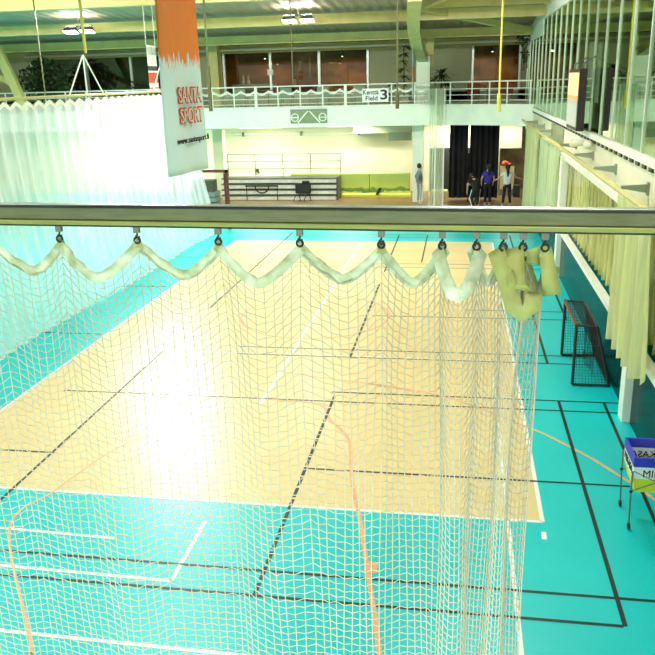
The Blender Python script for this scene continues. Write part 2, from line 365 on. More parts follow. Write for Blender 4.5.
# right side: gallery, fascia, glass wall, barrier
XR = 2.8
g = MB(); g.box((XR, -3, 3.3), (6.6, 39.9, 4.08)); struct(g.build('gallery_slab', FASCIA), 'beige gallery slab above the right side of the court', 'gallery')
g = MB(); g.box((XR-.05, -3, 3.2), (XR+.1, 36, 3.32)); struct(g.build('trim_3', WHITE_METAL))
e = sempty('window_4', (XR, 24, 4.08))
g = MB(); g.box((XR-.06, 4, 4.06), (XR+.06, 37.5, 4.18)); g.build('sill_rail', WHITE_METAL, e)
g = MB()
for k in range(64): g.box((XR-.03, 6+k*.48, 3.98), (XR+.0, 6.22+k*.48, 4.05))
g.build('drip_blocks', DARK_STEEL, e)
g = MB(); g.box((XR-.05, 4, 7.27), (XR+.06, 37.5, 7.37)); g.build('head_rail', WHITE_METAL, e)
for k in range(-5, 19):
    y = 13.15+1.345*k
    g = MB(); g.box((XR-.022, y-.03, 4.15), (XR+.05, y+.03, 7.3)); g.build('mullion', SILVER, e)
g = MB(); g.box((XR, 4, 4.15), (XR+.012, 37.5, 7.3)); g.build('pane', PANE_R, e)
g = MB(); g.box((XR, 4, 7.37), (XR+.2, 39.3, 9.2)); struct(g.build('wall_right', WHITE_PAINT))
g = MB(); g.box((XR-.03, 30.5, 6.75), (XR+.02, 36, 7.35)); struct(g.build('wall_right', WHITE_PAINT))
g = MB(); g.box((6.5, -3, 0), (6.7, 41, 9)); struct(g.build('wall_right', mat('dark green inner wall', (.07, .085, .05), .8, var=.3, vscale=1)))
g = MB(); g.box((XR, 4, 0), (XR+.06, 33.5, 1.22)); struct(g.build('wall_right', BARRIER))
g = MB(); g.box((XR-.05, 4, 1.2), (XR+.09, 33.5, 1.3)); struct(g.build('trim_4', WHITE_METAL))
for y in (12.3, 22.15, 31.95):
    g = MB(); g.box((XR-.13, y-.1, 0), (XR+.06, y+.22, 3.3)); struct(g.build('column', WHITE_PAINT, bevel=.01), 'white square column on the dark barrier at the right of the court', 'column')

# ================================================================== GALLERY RAILING
e = thing('railing', 'white tubular railing along the edge of the far gallery', 'railing', (-8, 35.05, 4.3))
path = [(-22, 35.06), (-1.4, 35.06), (.4, 34.62), (1.8, 33.88), (2.7, 33.12)]
for z, r, nm in ((5.2, .03, 'top_rail'), (4.92, .016, 'middle_rail'), (4.68, .016, 'middle_rail'), (4.46, .016, 'bottom_rail')):
    g = MB(); g.tube([(x, y, z) for x, y in path], r, 6); g.build(nm, WHITE_METAL, e)
pts = [(-22+i*1.0, 35.06) for i in range(21)]+[(-1.4, 35.06), (-.5, 34.84), (.4, 34.62), (1.1, 34.25), (1.8, 33.88), (2.65, 33.15)]
for i, (x, y) in enumerate(pts):
    g = MB(); wd = .10 if i in (13, 17) else .03; g.box((x-wd/2-.01, y-.02, 4.3), (x+wd/2+.01, y+.02, 5.2)); g.build('post', WHITE_METAL, e)
# scalloped safety net behind the railing
def scallop_net(name, label, p, q, z1, z0, n, m, mb, drop=.14):
    t = thing(name, label, 'net', p+(z1,))
    p = Vector(p); q = Vector(q); d = (q-p); nn = Vector((-d.y, d.x)).normalized()
    def top(u): return z1-drop*abs(math.sin(u*n*math.pi))
    def fn(u, v):
        b = p+d*u+nn*(.06*math.sin(u*n*2*math.pi)); return (b.x, b.y, top(u)*(1-v)+z0*v)
    g = MB(); g.grid(fn, n*6, 4); g.build('netting', m, t, smooth=True)
    def fb(u, v):
        b = p+d*u+nn*(.06*math.sin(u*n*2*math.pi)-.005); return (b.x, b.y, top(u)+.03-.09*v)
    g = MB(); g.grid(fb, n*6, 1); g.build('border', mb, t)
    return t
RAILNET = mesh_cloth('pale green open netting', (.75, .85, .6), .22, .1, 3, (2, 2, .3))
scallop_net('safety_net', 'pale scalloped net tied behind the far gallery railing', (-11.6, 35.14), (-1.45, 35.14), 5.02, 4.36, 16, RAILNET, NET_EDGE)

# ================================================================== BIG NETS
def rail_net():
    # long white side net on the left: rail, net, tripods
    X0 = -9.8
    r = thing('net_rail', 'slim green overhead rail carrying the white side net on the left', 'rail', (X0, 18, 5.2))
    g = MB(); g.tube([(X0, 10, 5.185), (X0, 28.6, 5.185)], .035, 8); g.build('tube', STEEL_GREEN, r)
    for y in (14.6, 20.3, 26.0):
        for dy in (-1.0, 0, 1.0):
            g = MB(); g.tube([(X0, y, 6.2), (X0, y+dy, 5.2)], .018, 6); g.build('strut', WHITE_METAL, r)
    t = thing('side_net', 'tall white net curtain hanging along the left side of the court', 'net', (X0, 18, 0))
    def topz(u): return 5.1-.18*abs(math.sin(u*38*math.pi))
    def fn(u, v):
        y = 10+18.5*u; f = .5+.5*v
        x = X0+f*.11*math.sin(u*38*2*math.pi)+v*v*(.35+.45*u)+.06*math.sin(u*13)
        f = f*(1-.6*v); x = X0+f*.16*math.sin(u*38*2*math.pi)+v*v*(.35+.45*u)+.06*math.sin(u*13)
        z = topz(u)*(1-v)+v*(.02+.03*math.sin(u*17)**2)
        return (x, y, z)
    g = MB(); g.grid(fn, 38*8, 10); g.build('netting', NET_WHITE, t, smooth=True)
    def fb(u, v):
        a = fn(u, 0); return (a[0]+.01, a[1], a[2]+.03-.10*v)
    g = MB(); g.grid(fb, 38*8, 1); g.build('border', NET_EDGE, t)
    def fc(u, v):
        a = fn(u, 1); return (a[0], a[1], a[2]+.06*v)
    g = MB(); g.grid(fc, 38*8, 1); g.build('hem', NET_EDGE, t)
rail_net()
# gathered white net bundle at the far end
t = thing('gathered_net', 'white net gathered into a narrow bundle in front of the far gallery', 'net', (-1, 34.93, 0))
def fn(u, v): return (-1.36+.62*u+.05*math.sin(u*40)*(1-v*.3), 34.76+.07*math.sin(u*34+v), 4.95*(1-v)+.01)
g = MB(); g.grid(fn, 60, 6); g.build('netting', mesh_cloth('gathered white netting', (.88, .95, .75), .42, .2, 6, (4, 4, .1)), t, smooth=True)
for x in (-1.08, -.72): g = MB(); g.tube([(x, 34.74, 4.95), (x-.01, 34.74, .01)], .03, 6); g.build('edge_cord', NET_EDGE, t)

# drapes and nets under the right gallery
def drape(name, label, x, y0, y1, z1, z0, m, wob=.12, folds=5, pinch=0, xl=0):
    t = thing(name, label, 'net', (x, (y0+y1)/2, z0))
    ym = (y0+y1)/2
    def fn(u, v):
        y = y0+(y1-y0)*u; k = 1-pinch*math.sin(v*math.pi*.5)
        return (x+xl*v+wob*math.sin(u*folds*2*math.pi)*(.5+.5*v), ym+(y-ym)*k+.05*math.sin(v*5+u*9), z1+(z0-z1)*v+.04*math.sin(u*folds*2*math.pi)*v)
    g = MB(); g.grid(fn, folds*12, 8); g.build('netting', m, t, smooth=True); return t
p = thing('net_pipe', 'yellow green pipe held on brackets along the right gallery', 'pipe', (2.42, 20, 3.7))
g = MB(); g.tube([(2.42, 3, 3.68), (2.42, 34, 3.68)], .045, 8); g.build('tube', STEEL_GREEN, p)
drape('net_drape', 'pale yellow net drape bunched at the far end of the right gallery', 2.62, 28.6, 33.2, 3.65, .05, DRAPE, .12, 7, .15)
drape('net_drape', 'greenish net drape hanging second from the far end of the right gallery', 2.62, 25.0, 27.2, 3.4, .9, DRAPE_G, .12, 4, .2)
drape('net_drape', 'pale green net drape hanging nearest the tall white column by the far doorway', 2.62, 22.6, 24.4, 3.4, 1.3, DRAPE_G, .12, 4, .15)
drape('net_drape', 'pale yellow net drape tied around the near white column above the ball cart', 2.55, 11.1, 13.25, 3.62, 1.12, DRAPE, .1, 5, -.05, .06)
drape('side_net', 'long yellowish net hung above the dark barrier along the right side', 3.03, 5, 33, 3.29, 1.31, NET_YELLOW, .07, 60)
# brackets
def bracket():
    b = thing('wall_bracket', '', 'bracket', (XR, 0, 3.66), 'pipe brackets on the right gallery front')
    g = MB(); g.box((XR-.03, -.06, 3.63), (XR, .06, 3.82)); g.build('wall_plate', mat('grey green bracket steel', (.30, .34, .24), .5), b)
    g = MB(); g.prism([(XR-.02, -.02, 3.66), (XR-.02, -.02, 3.79), (2.40, -.02, 3.77), (2.40, -.02, 3.73)], (0, .04, 0)); g.build('arm', bpy.data.materials['grey green bracket steel'], b)
    return b
b0 = bracket()
ords = ['nearest', 'second nearest', 'third nearest', 'fourth nearest', 'fifth nearest', 'sixth nearest', 'seventh nearest', 'eighth nearest', 'ninth nearest']
for k in range(9):
    b = b0 if k == 0 else copy_tree(b0)
    b.location = (XR, 12.45+2.625*k, 3.66); b['label'] = f'grey steel bracket on the right gallery front, {ords[k]} of its row'
# wall lamp and olive panel on the right fascia
t = thing('wall_lamp', 'small yellowish lamp on the right gallery front below the scoreboard', 'lamp', (2.7, 17.9, 3.95))
g = MB(); g.tube([(2.8, 17.9, 4.0), (2.62, 17.9, 3.98)], .03); g.build('stem', GREY_STEEL, t)
g = MB(); g.ball((2.66, 17.7, 3.95), (.1, .2, .1)); g.tube([(2.62, 18.0, 3.97), (2.45, 18.5, 3.93)], [.05, .09], 10); g.build('lamp_head', FASCIA, t, smooth=True)
t = tag(MB().box((XR-.03, 22.9, 3.36), (XR-.002, 26.0, 3.95)).build('wall_panel', mat('olive grey board', (.30, .32, .16), .6, var=.15, vscale=3)), 'olive grey board on the right gallery front', 'panel')
# things stored behind the right side net
t = thing('storage_crate', 'pale blue grey box stored behind the right side net', 'box', (3.6, 15.8, 0))
g = MB(); g.box((3.3, 14.8, .9), (4.1, 16.9, 1.75)); g.build('body', mat('blue grey box', (.40, .44, .55), .6), t, bevel=.02); g = MB(); g.box((3.28, 14.78, 1.75), (4.12, 16.92, 1.82)); g.build('lid', WHITE_METAL, t)
for x in (3.35, 4):
    for y in (14.9, 16.7): g = MB(); g.box((x, y, 0), (x+.07, y+.08, .9)); g.build('leg', GREY_STEEL, t)
t = thing('slatted_rack', 'dark rack of upright slats behind the right side net', 'rack', (4.2, 20, 0))
for k in range(40):
    y = 10.5+k*.42
    if True:
        g = MB(); g.box((4.2, y, 1.6), (4.32, y+.2, 3.2)); g.build('slat', mat('dark plum slat', (.07, .04, .04), .7) if k == 0 else bpy.data.materials['dark plum slat'], t)
g = MB(); g.box((4.3, 10.4, 0), (4.4, 27.5, 1.62)); g.build('back_board', DARK_IN, t)

# scoreboard on the glass
t = thing('scoreboard', 'flat electronic scoreboard glowing orange, hung in front of the right glass wall', 'scoreboard', (2.53, 19.0, 4.2))
g = MB(); g.box((2.46, 18.15, 4.2), (2.62, 19.9, 5.50)); g.build('housing', mat('dark brown black housing', (.02, .012, .01), .4), t, bevel=.01)
sc = mat('score panel', (.5, .5, .45), .3)
nt = sc.node_tree; bs = nt.nodes['Principled BSDF']; tc = nt.nodes.new('ShaderNodeTexCoord'); sp = nt.nodes.new('ShaderNodeSeparateXYZ'); rp = nt.nodes.new('ShaderNodeValToRGB')
nt.links.new(tc.outputs['Generated'], sp.inputs[0]); nt.links.new(sp.outputs[2], rp.inputs[0])
cr = rp.color_ramp; cr.interpolation = 'CONSTANT'; cr.elements[0].color = (.30, .30, .26, 1); cr.elements[1].position = .5; cr.elements[1].color = (.75, .28, .08, 1)
e2 = cr.elements.new(.58); e2.color = (1, .62, .25, 1)
nt.links.new(rp.outputs[0], bs.inputs['Base Color']); nt.links.new(rp.outputs[0], bs.inputs['Emission Color']); bs.inputs['Emission Strength'].default_value = .9
g = MB(); g.box((2.45, 18.25, 4.28), (2.462, 19.8, 5.42)); g.build('screen', sc, t)
for y in (18.35, 19.7):
    g = MB(); g.ring((2.55, y, 5.55), .06, .015, (1, 0, 0), 12, 6); g.tube([(2.55, y, 5.6), (2.8, y, 5.75)], .015, 6); g.build('hanger', GREY_STEEL, t)

# ================================================================== UNDER THE FAR GALLERY
def strip_light(x, y, L, label):
    t = thing('strip_light', label, 'lamp', (x, y, 3.35), 'strip lights under the far gallery')
    g = MB(); g.box((x-L/2, y-.08, 3.36), (x+L/2, y+.08, 3.45)); g.build('housing', WHITE_METAL, t)
    g = MB(); g.tube([(x-L/2+.05, y, 3.33), (x+L/2-.05, y, 3.33)], .03, 8); g.build('lamp_tube', TUBE_L, t)
    area('strip_glow', (x, y, 3.28), L, GALLERY_W*(.3 if L < 1 else 1), t, size_y=.15)
for x, l in ((-19, 'strip light under the far gallery behind the left net'), (-14, 'strip light under the far gallery left of the banner'), (-9.5, 'strip light under the far gallery above the bleachers'), (-5.2, 'strip light under the far gallery above the green mat'), (-.1, 'strip light under the far gallery behind the black curtain'), (2.2, 'added strip light under the far gallery above the doorway')):  # the doorway one is added to brighten the cream panel
    strip_light(x, 37.6 if x < -1 else (38.9 if x < 2 else 37.6), 2.2 if x < 2 else .9, l)
t = thing('duct', 'pale air duct under the far gallery above the green mat', 'duct', (-3.6, 38.6, 3))
g = MB(); g.box((-5.1, 38.2, 2.95), (-2.3, 39.2, 3.3)); g.box((-4.9, 38.3, 3.3), (-4.8, 39.1, 3.45)); g.box((-2.6, 38.3, 3.3), (-2.5, 39.1, 3.45)); g.build('body', mat('pale green duct', (.5, .55, .36), .5), t)
g = MB(); g.box((-3.4, 38.0, 2.6), (-2.3, 38.5, 2.96)); g.build('outlet', mat('grey green duct outlet', (.25, .32, .22), .5), t)
t = thing('wall_pipe', 'thin white pipe along the cream wall under the far gallery', 'pipe', (-8, 39.5, 2.85))
g = MB(); g.tube([(-12, 39.5, 2.9), (-5, 39.5, 2.84), (-5, 39.5, 2.7), (-3.8, 39.5, 2.7)], .04, 6); g.build('tube', WHITE_METAL, t)
g = MB()
for x in (-10.9, -7.9, -5): g.box((x-.05, 39.45, 2.8), (x+.05, 39.6, 3.0))
g.build('clips', GREY_STEEL, t)
# landscape mat
gm = mat('green and yellow mat', (.4, .45, .1), .6)
nt = gm.node_tree; bs = nt.nodes['Principled BSDF']; tc = nt.nodes.new('ShaderNodeTexCoord'); sp = nt.nodes.new('ShaderNodeSeparateXYZ'); nz = nt.nodes.new('ShaderNodeTexNoise'); nz.inputs['Scale'].default_value = 2.2; nz.inputs['Detail'].default_value = 5
ad = nt.nodes.new('ShaderNodeMath'); ad.operation = 'MULTIPLY_ADD'; ad.inputs[1].default_value = .5; rp = nt.nodes.new('ShaderNodeValToRGB')
nt.links.new(tc.outputs['Object'], nz.inputs[0]); nt.links.new(tc.outputs['Object'], sp.inputs[0]); nt.links.new(nz.outputs[0], ad.inputs[0]); nt.links.new(sp.outputs[2], ad.inputs[2]); nt.links.new(ad.outputs[0], rp.inputs[0])
cr = rp.color_ramp; cr.elements[0].position = .38; cr.elements[0].color = (.62, .66, .10, 1); cr.elements[1].position = 1; cr.elements[1].color = (.36, .46, .10, 1)
for ps, c in ((.45, (.55, .6, .09, 1)), (.48, (.10, .19, .05, 1)), (.62, (.14, .24, .06, 1)), (.68, (.45, .52, .10, 1))): e2 = cr.elements.new(ps); e2.color = c
nt.links.new(rp.outputs[0], bs.inputs['Base Color'])
t = thing('landscape_mat', 'long green and yellow padded mat standing against the far wall', 'mat', (-5.3, 37.9, 0))
for k in range(3):
    g = MB(); x0 = -8.2+k*1.95; g.box((x0, 37.9, .02), (x0+1.94, 38.15, 1.08)); g.build('panel', gm, t, bevel=.03)
g = MB(); g.box((-5.6, 37.3, 0), (-2.3, 37.85, .16)); tag(g.build('low_mat', mat('yellow mat', (.62, .62, .10), .6), bevel=.03), 'low yellow mat lying in front of the green mat', 'mat')
t = tag(MB().prism([(-3.95, 37.2, .16), (-3.8, 37.2, .16), (-3.62, 37.2, .48), (-3.78, 37.2, .48)], (0, .12, 0)).build('shin_pad', DARK_STEEL), 'small dark pad leaning in front of the yellow mat', 'pad')
# bleachers
t = thing('bleachers', 'folded grey telescopic bleachers under the far gallery', 'bleachers', (-8.6, 37.2, 0))
lg = mat('pale grey board', (.78, .80, .68), .5, var=.1, vscale=3); dk = mat('dark bleacher edge', (.08, .085, .07), .5)
for k in range(4):
    z = -.02+k*.26; y = 36.6+k*.06
    g = MB(); g.box((-11.3, y, max(0, z+.03)), (-5.75, y+.85, z+.21)); g.build('seat_front', lg, t, bevel=.01)
    g = MB(); g.box((-11.35, y-.04, z+.21), (-5.7, y+.9, z+.255)); g.build('tread', dk, t)
    for i in range(9):
        if k in (1, 3) or i % 2: g = MB(); g.box((-11.2+i*.62, y-.015, z+.09), (-11.08+i*.62, y, z+.15)); g.build('bracket', WHITE_METAL, t)
g = MB(); g.box((-5.72, 36.58, 0), (-5.66, 37.7, 1.06)); g.build('side_panel', dk, t)
g = MB(); g.box((-11.6, 38.3, 0), (-5.7, 39.5, .95)); struct(g.build('platform_slab', FASCIA), 'low platform behind the bleachers', 'platform')
t = thing('platform_railing', 'thin dark tube railing above the bleachers', 'railing', (-8.7, 38.35, .95))
g = MB()
for z in (2.0, 1.65, 1.3): g = MB(); g.tube([(-12.2, 38.35, z), (-5.75, 38.35, z)], .018, 6); g.build('rail', GREY_STEEL, t)
for x in (-12.0, -11.45, -10.05, -8.65, -7.25, -5.78): g = MB(); g.tube([(x, 38.35, .95), (x, 38.35, 2.0)], .022, 6); g.build('post', GREY_STEEL, t)
# black things in front of the bleachers
t = thing('black_hoop', 'black half hoop on a low stand before the bleachers', 'hoop', (-9.3, 36.5, 0))
g = MB(); g.tube([(-9.3+.33*math.cos(a), 36.5, .66+.3*math.sin(a)) for a in [math.pi+i*math.pi/12 for i in range(13)]], .03, 8); g.build('ring', BLACK, t, smooth=True)
g = MB(); g.box((-10.1, 36.46, .66), (-8.5, 36.52, .72)); g.build('bar', BLACK, t)
for x in (-10.05, -8.55): g = MB(); g.tube([(x, 36.49, 0), (x, 36.49, .68)], .018, 6); g.build('leg', BLACK, t)
t = thing('chair', 'black folded chair leaning on the bleacher front', 'chair', (-7.25, 36.3, 0))
g = MB(); g.box((-7.65, 36.3, .35), (-6.9, 36.42, .85)); g.build('seat', BLACK, t, bevel=.06)
g = MB(); g.box((-7.3, 36.25, .8), (-6.95, 36.35, .95)); g.build('backrest', BLACK, t, bevel=.04)
for x in (-7.5, -7.0):
    g = MB(); g.tube([(x, 36.33, .45), (x-.15, 36.2, .2), (x-.2, 36.1, 0)], .02, 6); g.build('leg', BLACK, t); g = MB(); g.tube([(x, 36.33, .45), (x+.1, 36.3, 0)], .02, 6); g.build('leg', BLACK, t)
# plants on platform
def leaves(name, m, parent, c, R, n, ls, droop=0, seed=1):
    rnd = random.Random(seed); g = MB()
    for _ in range(n):
        a = rnd.uniform(0, 6.28); b = math.acos(rnd.uniform(-1, 1)); r = rnd.random()**.45
        p = Vector((c[0]+R[0]*r*math.sin(b)*math.cos(a), c[1]+R[1]*r*math.sin(b)*math.sin(a), c[2]+R[2]*r*math.cos(b)))
        d = Vector((rnd.gauss(0, 1), rnd.gauss(0, 1), rnd.gauss(0, .6)-droop)).normalized(); s = d.orthogonal().normalized()
        s = (s*math.cos(a)+d.cross(s)*math.sin(a)); l = ls*rnd.uniform(.6, 1.2)
        g.add([p, p+d*l*.5+s*l*.24, p+d*l, p+d*l*.5-s*l*.24], [(0, 1, 2, 3)])
    return g.build(name, m, parent)
def fronds(g, c, n, L, seed, up=.6, wd=.06):
    rnd = random.Random(seed); c = Vector(c)
    for i in range(n):
        a = rnd.uniform(0, 6.28); el = rnd.uniform(-.2, 1.3)*up; l = L*rnd.uniform(.7, 1.1)
        h = Vector((math.cos(a), math.sin(a), 0)); s = Vector((-math.sin(a), math.cos(a), 0)); P = []
        for k in range(6):
            t = k/5; P.append(c+h*(l*t*math.cos(el))+Vector((0, 0, l*(t*math.sin(el)-.45*t*t)))); 
        vs = []
        for k, p in enumerate(P): ww = wd*math.sin(math.pi*(.12+.88*k/5)); vs += [p-s*ww, p+s*ww]
        g.add(vs, [(2*k, 2*k+1, 2*k+3, 2*k+2) for k in range(5)])
t = thing('potted_plant', 'small potted plant on the platform above the bleachers', 'plant', (-10.1, 38.8, .95))
g = MB(); g.tube([(-10.1, 38.8, .95), (-10.1, 38.8, 1.15)], [.1, .13], 10); g.build('pot', POT, t); g = MB(); fronds(g, (-10.1, 38.8, 1.15), 14, .35, 3); g.build('foliage', LEAF, t)
# far red goal
t = thing('handball_goal', 'dark red goal frame standing at the far end beside the banner', 'goal', (-9.5, 29.4, 0))
g = MB(); g.box((-8.79, 28.96, 0), (-8.69, 29.06, 2.27)); g.build('post', RED_FRAME, t); g = MB(); g.box((-10.9, 28.96, 0), (-10.8, 29.06, 2.27)); g.build('post', RED_FRAME, t)
g = MB(); g.box((-10.9, 28.96, 2.17), (-8.69, 29.06, 2.27)); g.build('crossbar', RED_FRAME, t)
g = MB(); g.tube([(-8.78, 29.05, 2.2), (-9.05, 29.7, 2.05), (-9.1, 29.9, .05)], .04, 6); g.build('stay', RED_FRAME, t); g = MB(); g.tube([(-10.82, 29.05, 2.2), (-10.8, 29.7, 2.05), (-10.8, 29.9, .05)], .04, 6); g.build('stay', RED_FRAME, t)
t = thing('dark_crate', 'dark slatted crate on the stack behind the red goal', 'crate', (-11.6, 34.5, .9))
g = MB(); g.box((-12.0, 34.3, .70), (-11.0, 34.9, 1.22)); g.build('body', mat('dark olive crate', (.07, .08, .04), .7, var=.3, vscale=9), t)
t = thing('crate_stack', 'stack of teal grey boards behind the red goal', 'stack', (-11.4, 34.6, 0))
for k in range(3): g = MB(); g.box((-12.1, 34.2, .02+k*.24), (-10.9, 35, .22+k*.24)); g.build('board', mat('teal grey board', (.18, .28, .24), .6), t)
# truss panels in the gallery front
def truss_panel(x0, x1, label):
    xm = (x0+x1)/2; t = thing('truss_panel', label, 'panel', (xm, 34.98, 3.62), 'truss panels in the far gallery front')
    g = MB(); g.box((x0, 34.96, 3.62), (x1, 35.0, 4.22)); g.build('board', mat('grey green board', (.24, .30, .16), .6, var=.15, vscale=4), t)
    g = MB(); g.box((x0, 34.92, 4.15), (x1, 34.96, 4.22)); g.build('top_bar', GREY_STEEL, t)
    for s in (-1, 1):
        g = MB(); g.ring((xm+s*.62, 34.94, 3.87), .16, .025, (0, 1, 0), 20, 6); g.build('ring', WHITE_METAL, t)
        g = MB(); g.box((xm+s*.62-.15, 34.94, 3.85), (xm+s*.62+.15, 34.955, 3.89)); g.build('ring_bar', WHITE_METAL, t)
        g = MB(); g.beam((xm+s*.03, 34.94, 4.15), (xm+s*.5, 34.94, 3.64), .02, .05); g.build('brace', WHITE_METAL, t)
truss_panel(-7.45, -5.81, 'grey green truss panel with two white rings in the middle of the gallery front')
truss_panel(-16.6, -14.8, 'grey green truss panel of the gallery front, seen through the white left net')

# black stage curtain
t = thing('stage_curtain', 'tall black curtain hanging beside the far doorway', 'curtain', (.6, 36.6, 0))
for a, b in ((-.5, .33), (.40, 1.68)):
    def fn(u, v, a=a, b=b): return (a+(b-a)*u, 36.6+.07*math.sin((a+(b-a)*u)*26)+.05*math.sin(u*17), 3.44*(1-v)+.1)
    g = MB(); g.grid(fn, 50, 4); g.build('drape', BLACK_CLOTH, t, smooth=True)
def fn(u, v): return (.30+.14*u, 36.68, 2.0*(1-v)+.1)
g = MB(); g.grid(fn, 2, 2); g.build('drape', BLACK_CLOTH, t)
# doorway furniture
t = thing('yellow_board', 'bright yellow board standing in the far doorway', 'board', (2.0, 38.1, 0))
g = MB(); g.box((1.85, 38.1, .25), (2.5, 38.18, 1.35)); g.build('panel', mat('bright yellow board', (.95, .88, .45), .6), t)
for x in (1.9, 2.42): g = MB(); g.box((x, 38.1, 0), (x+.05, 38.18, .3)); g.build('leg', GREY_STEEL, t)
t = thing('red_cap_post', 'red bundle on top of the yellow board in the far doorway', 'bundle', (2.1, 38.1, 1.35))
g = MB(); g.ball((2.08, 38.14, 1.48), (.17, .1, .13)); g.ball((2.25, 38.14, 1.43), (.12, .1, .08)); g.build('bundle', mat('red cloth', (.75, .12, .04), .6, var=.3, vscale=9), t, smooth=True)
t = thing('bench', 'low wooden bench behind the black curtain hem', 'bench', (.6, 36.1, 0))
g = MB(); g.box((.28, 35.9, .75), (.75, 36.25, .8)); g.build('seat', mat('wood bench', (.35, .22, .08), .5), t)
for x in (.32, .68): g = MB(); g.box((x, 35.95, 0), (x+.05, 36.2, .75)); g.build('leg', DARK_STEEL, t)
g = MB(); g.box((-1.35, 37.1, 0), (-.55, 37.7, .35)); tag(g.build('floor_mat', mat('pale yellow mat', (.60, .60, .20), .6), bevel=.04), 'pale yellow mat pile behind the gathered white net', 'mat')
g = MB(); g.box((2.45, 37.4, 0), (2.75, 37.8, .55)); tag(g.build('equipment_box', mat('dark box', (.04, .045, .05), .6), bevel=.02), 'dark box standing beside the far doorway', 'box')

# ================================================================== ON THE FAR GALLERY
t = thing('field_sign', 'white sign reading Kentta Field 3 hung on the far gallery railing', 'sign', (-3.67, 34.98, 4.4))
g = MB(); g.box((-4.25, 34.95, 4.46), (-3.12, 34.99, 5.02)); g.build('board', mat('white sign board', (.88, .92, .86), .5), t)
lettering('lettering', 'Kenttä', BLACK, t, (-3.88, 34.95, 4.87), (1, 0, 0), (0, 0, 1), .2, .68, .022, -.001)
lettering('lettering', 'Field', BLACK, t, (-3.85, 34.95, 4.62), (1, 0, 0), (0, 0, 1), .2, .52, .022, -.001)
lettering('lettering', '3', BLACK, t, (-3.32, 34.95, 4.76), (1, 0, 0), (0, 0, 1), .42, .3, .025, -.001)
t = thing('ficus_tree', 'big bushy ficus on the far gallery at the left windows', 'plant', (-19.8, 36.8, 4.3))
leaves('foliage', LEAF, t, (-19.8, 36.8, 5.75), (1.35, .8, 1.05), 900, .28, .3, 4); g = MB(); g.tube([(-19.8, 36.8, 4.6), (-19.75, 36.8, 5.6)], .06, 6); g.build('trunk', STEM, t); g = MB(); g.tube([(-19.8, 36.8, 4.3), (-19.8, 36.8, 4.7)], [.28, .34], 12); g.build('pot', POT, t)
t = thing('palm_plant', 'tall thin leafy plant left of the white gallery column', 'plant', (-2.6, 37.2, 4.3))
g = MB()
for k, (z, L) in enumerate(((6.75, .42), (6.45, .4), (6.1, .45), (5.8, .5), (5.45, .6), (5.2, .55))): fronds(g, (-2.62+.05*math.sin(k*2), 37, z), 15, L, 20+k, .5, .05)
fronds(g, (-3.1, 36.9, 5.2), 14, .5, 31, .6, .05); g.build('foliage', LEAF, t); g = MB(); g.tube([(-2.6, 37, 4.5), (-2.6, 37, 5.5), (-2.62, 37, 6.75)], .03, 6); g.build('trunk', STEM, t); g = MB(); g.tube([(-2.6, 37.2, 4.3), (-2.6, 37, 4.65)], [.2, .25], 12); g.build('pot', POT, t)
PY = 37.6
t = thing('palm_plant', 'dark spiky palm right of the white gallery column', 'plant', (-.95, PY, 4.3))
g = MB(); fronds(g, (-.95, PY, 5.55), 34, .75, 41, .8, .05); fronds(g, (-.7, PY, 5.15), 22, .6, 42, .7, .05); fronds(g, (-1.3, PY, 5.3), 18, .6, 43, .7, .05); g.build('foliage', LEAF, t)
g = MB(); g.tube([(-.95, PY, 4.5), (-.95, PY, 5.55)], .04, 6); g.build('trunk', STEM, t); g = MB(); g.tube([(-.95, PY, 4.3), (-.95, PY, 4.65)], [.22, .27], 12); g.build('pot', POT, t)
t = thing('hanging_plant', 'trailing green plant hung from the upper right corner of the far gallery', 'plant', (2.55, 36.4, 6.9))
leaves('foliage', LEAF, t, (2.5, 36.4, 6.95), (.3, .25, .35), 120, .16, .4, 8); leaves('trailing_stem', LEAF, t, (2.6, 36.4, 6.2), (.14, .12, .65), 90, .15, .8, 9)
g = MB(); g.box((2.4, 36.3, 6.9), (2.8, 36.5, 6.95)); g.build('wall_shelf', WHITE_METAL, t)
t = thing('shrub_plant', 'low dark plant on the far gallery beside the small banner', 'plant', (-15.3, 37.5, 4.3))
leaves('foliage', LEAF, t, (-15.3, 37.5, 5.25), (.8, .4, .35), 200, .2, 0, 12); g = MB(); g.box((-16, 37.2, 4.3), (-14.6, 37.8, 4.95)); g.build('planter', POT, t)
for k, (x, lb) in enumerate(((-9.0, 'round cafe table behind the far railing near the hanging rod'), (-5.4, 'round cafe table behind the far railing left of the field sign'), (1.1, 'round cafe table behind the curved right end of the far railing'))):
    t = thing('cafe_table', lb, 'table', (x, 37.4, 4.3), 'cafe tables on the far gallery')
    g = MB(); g.tube([(x, 37.4, 5.0), (x, 37.4, 5.04)], .42, 20); g.build('table_top', mat('dark table top', (.10, .10, .07), .4), t); g = MB(); g.tube([(x, 37.4, 4.3), (x, 37.4, 5)], .03, 8); g.build('leg', GREY_STEEL, t)
    g = MB(); g.tube([(x, 37.4, 4.3), (x, 37.4, 4.33)], .24, 14); g.build('base', GREY_STEEL, t)
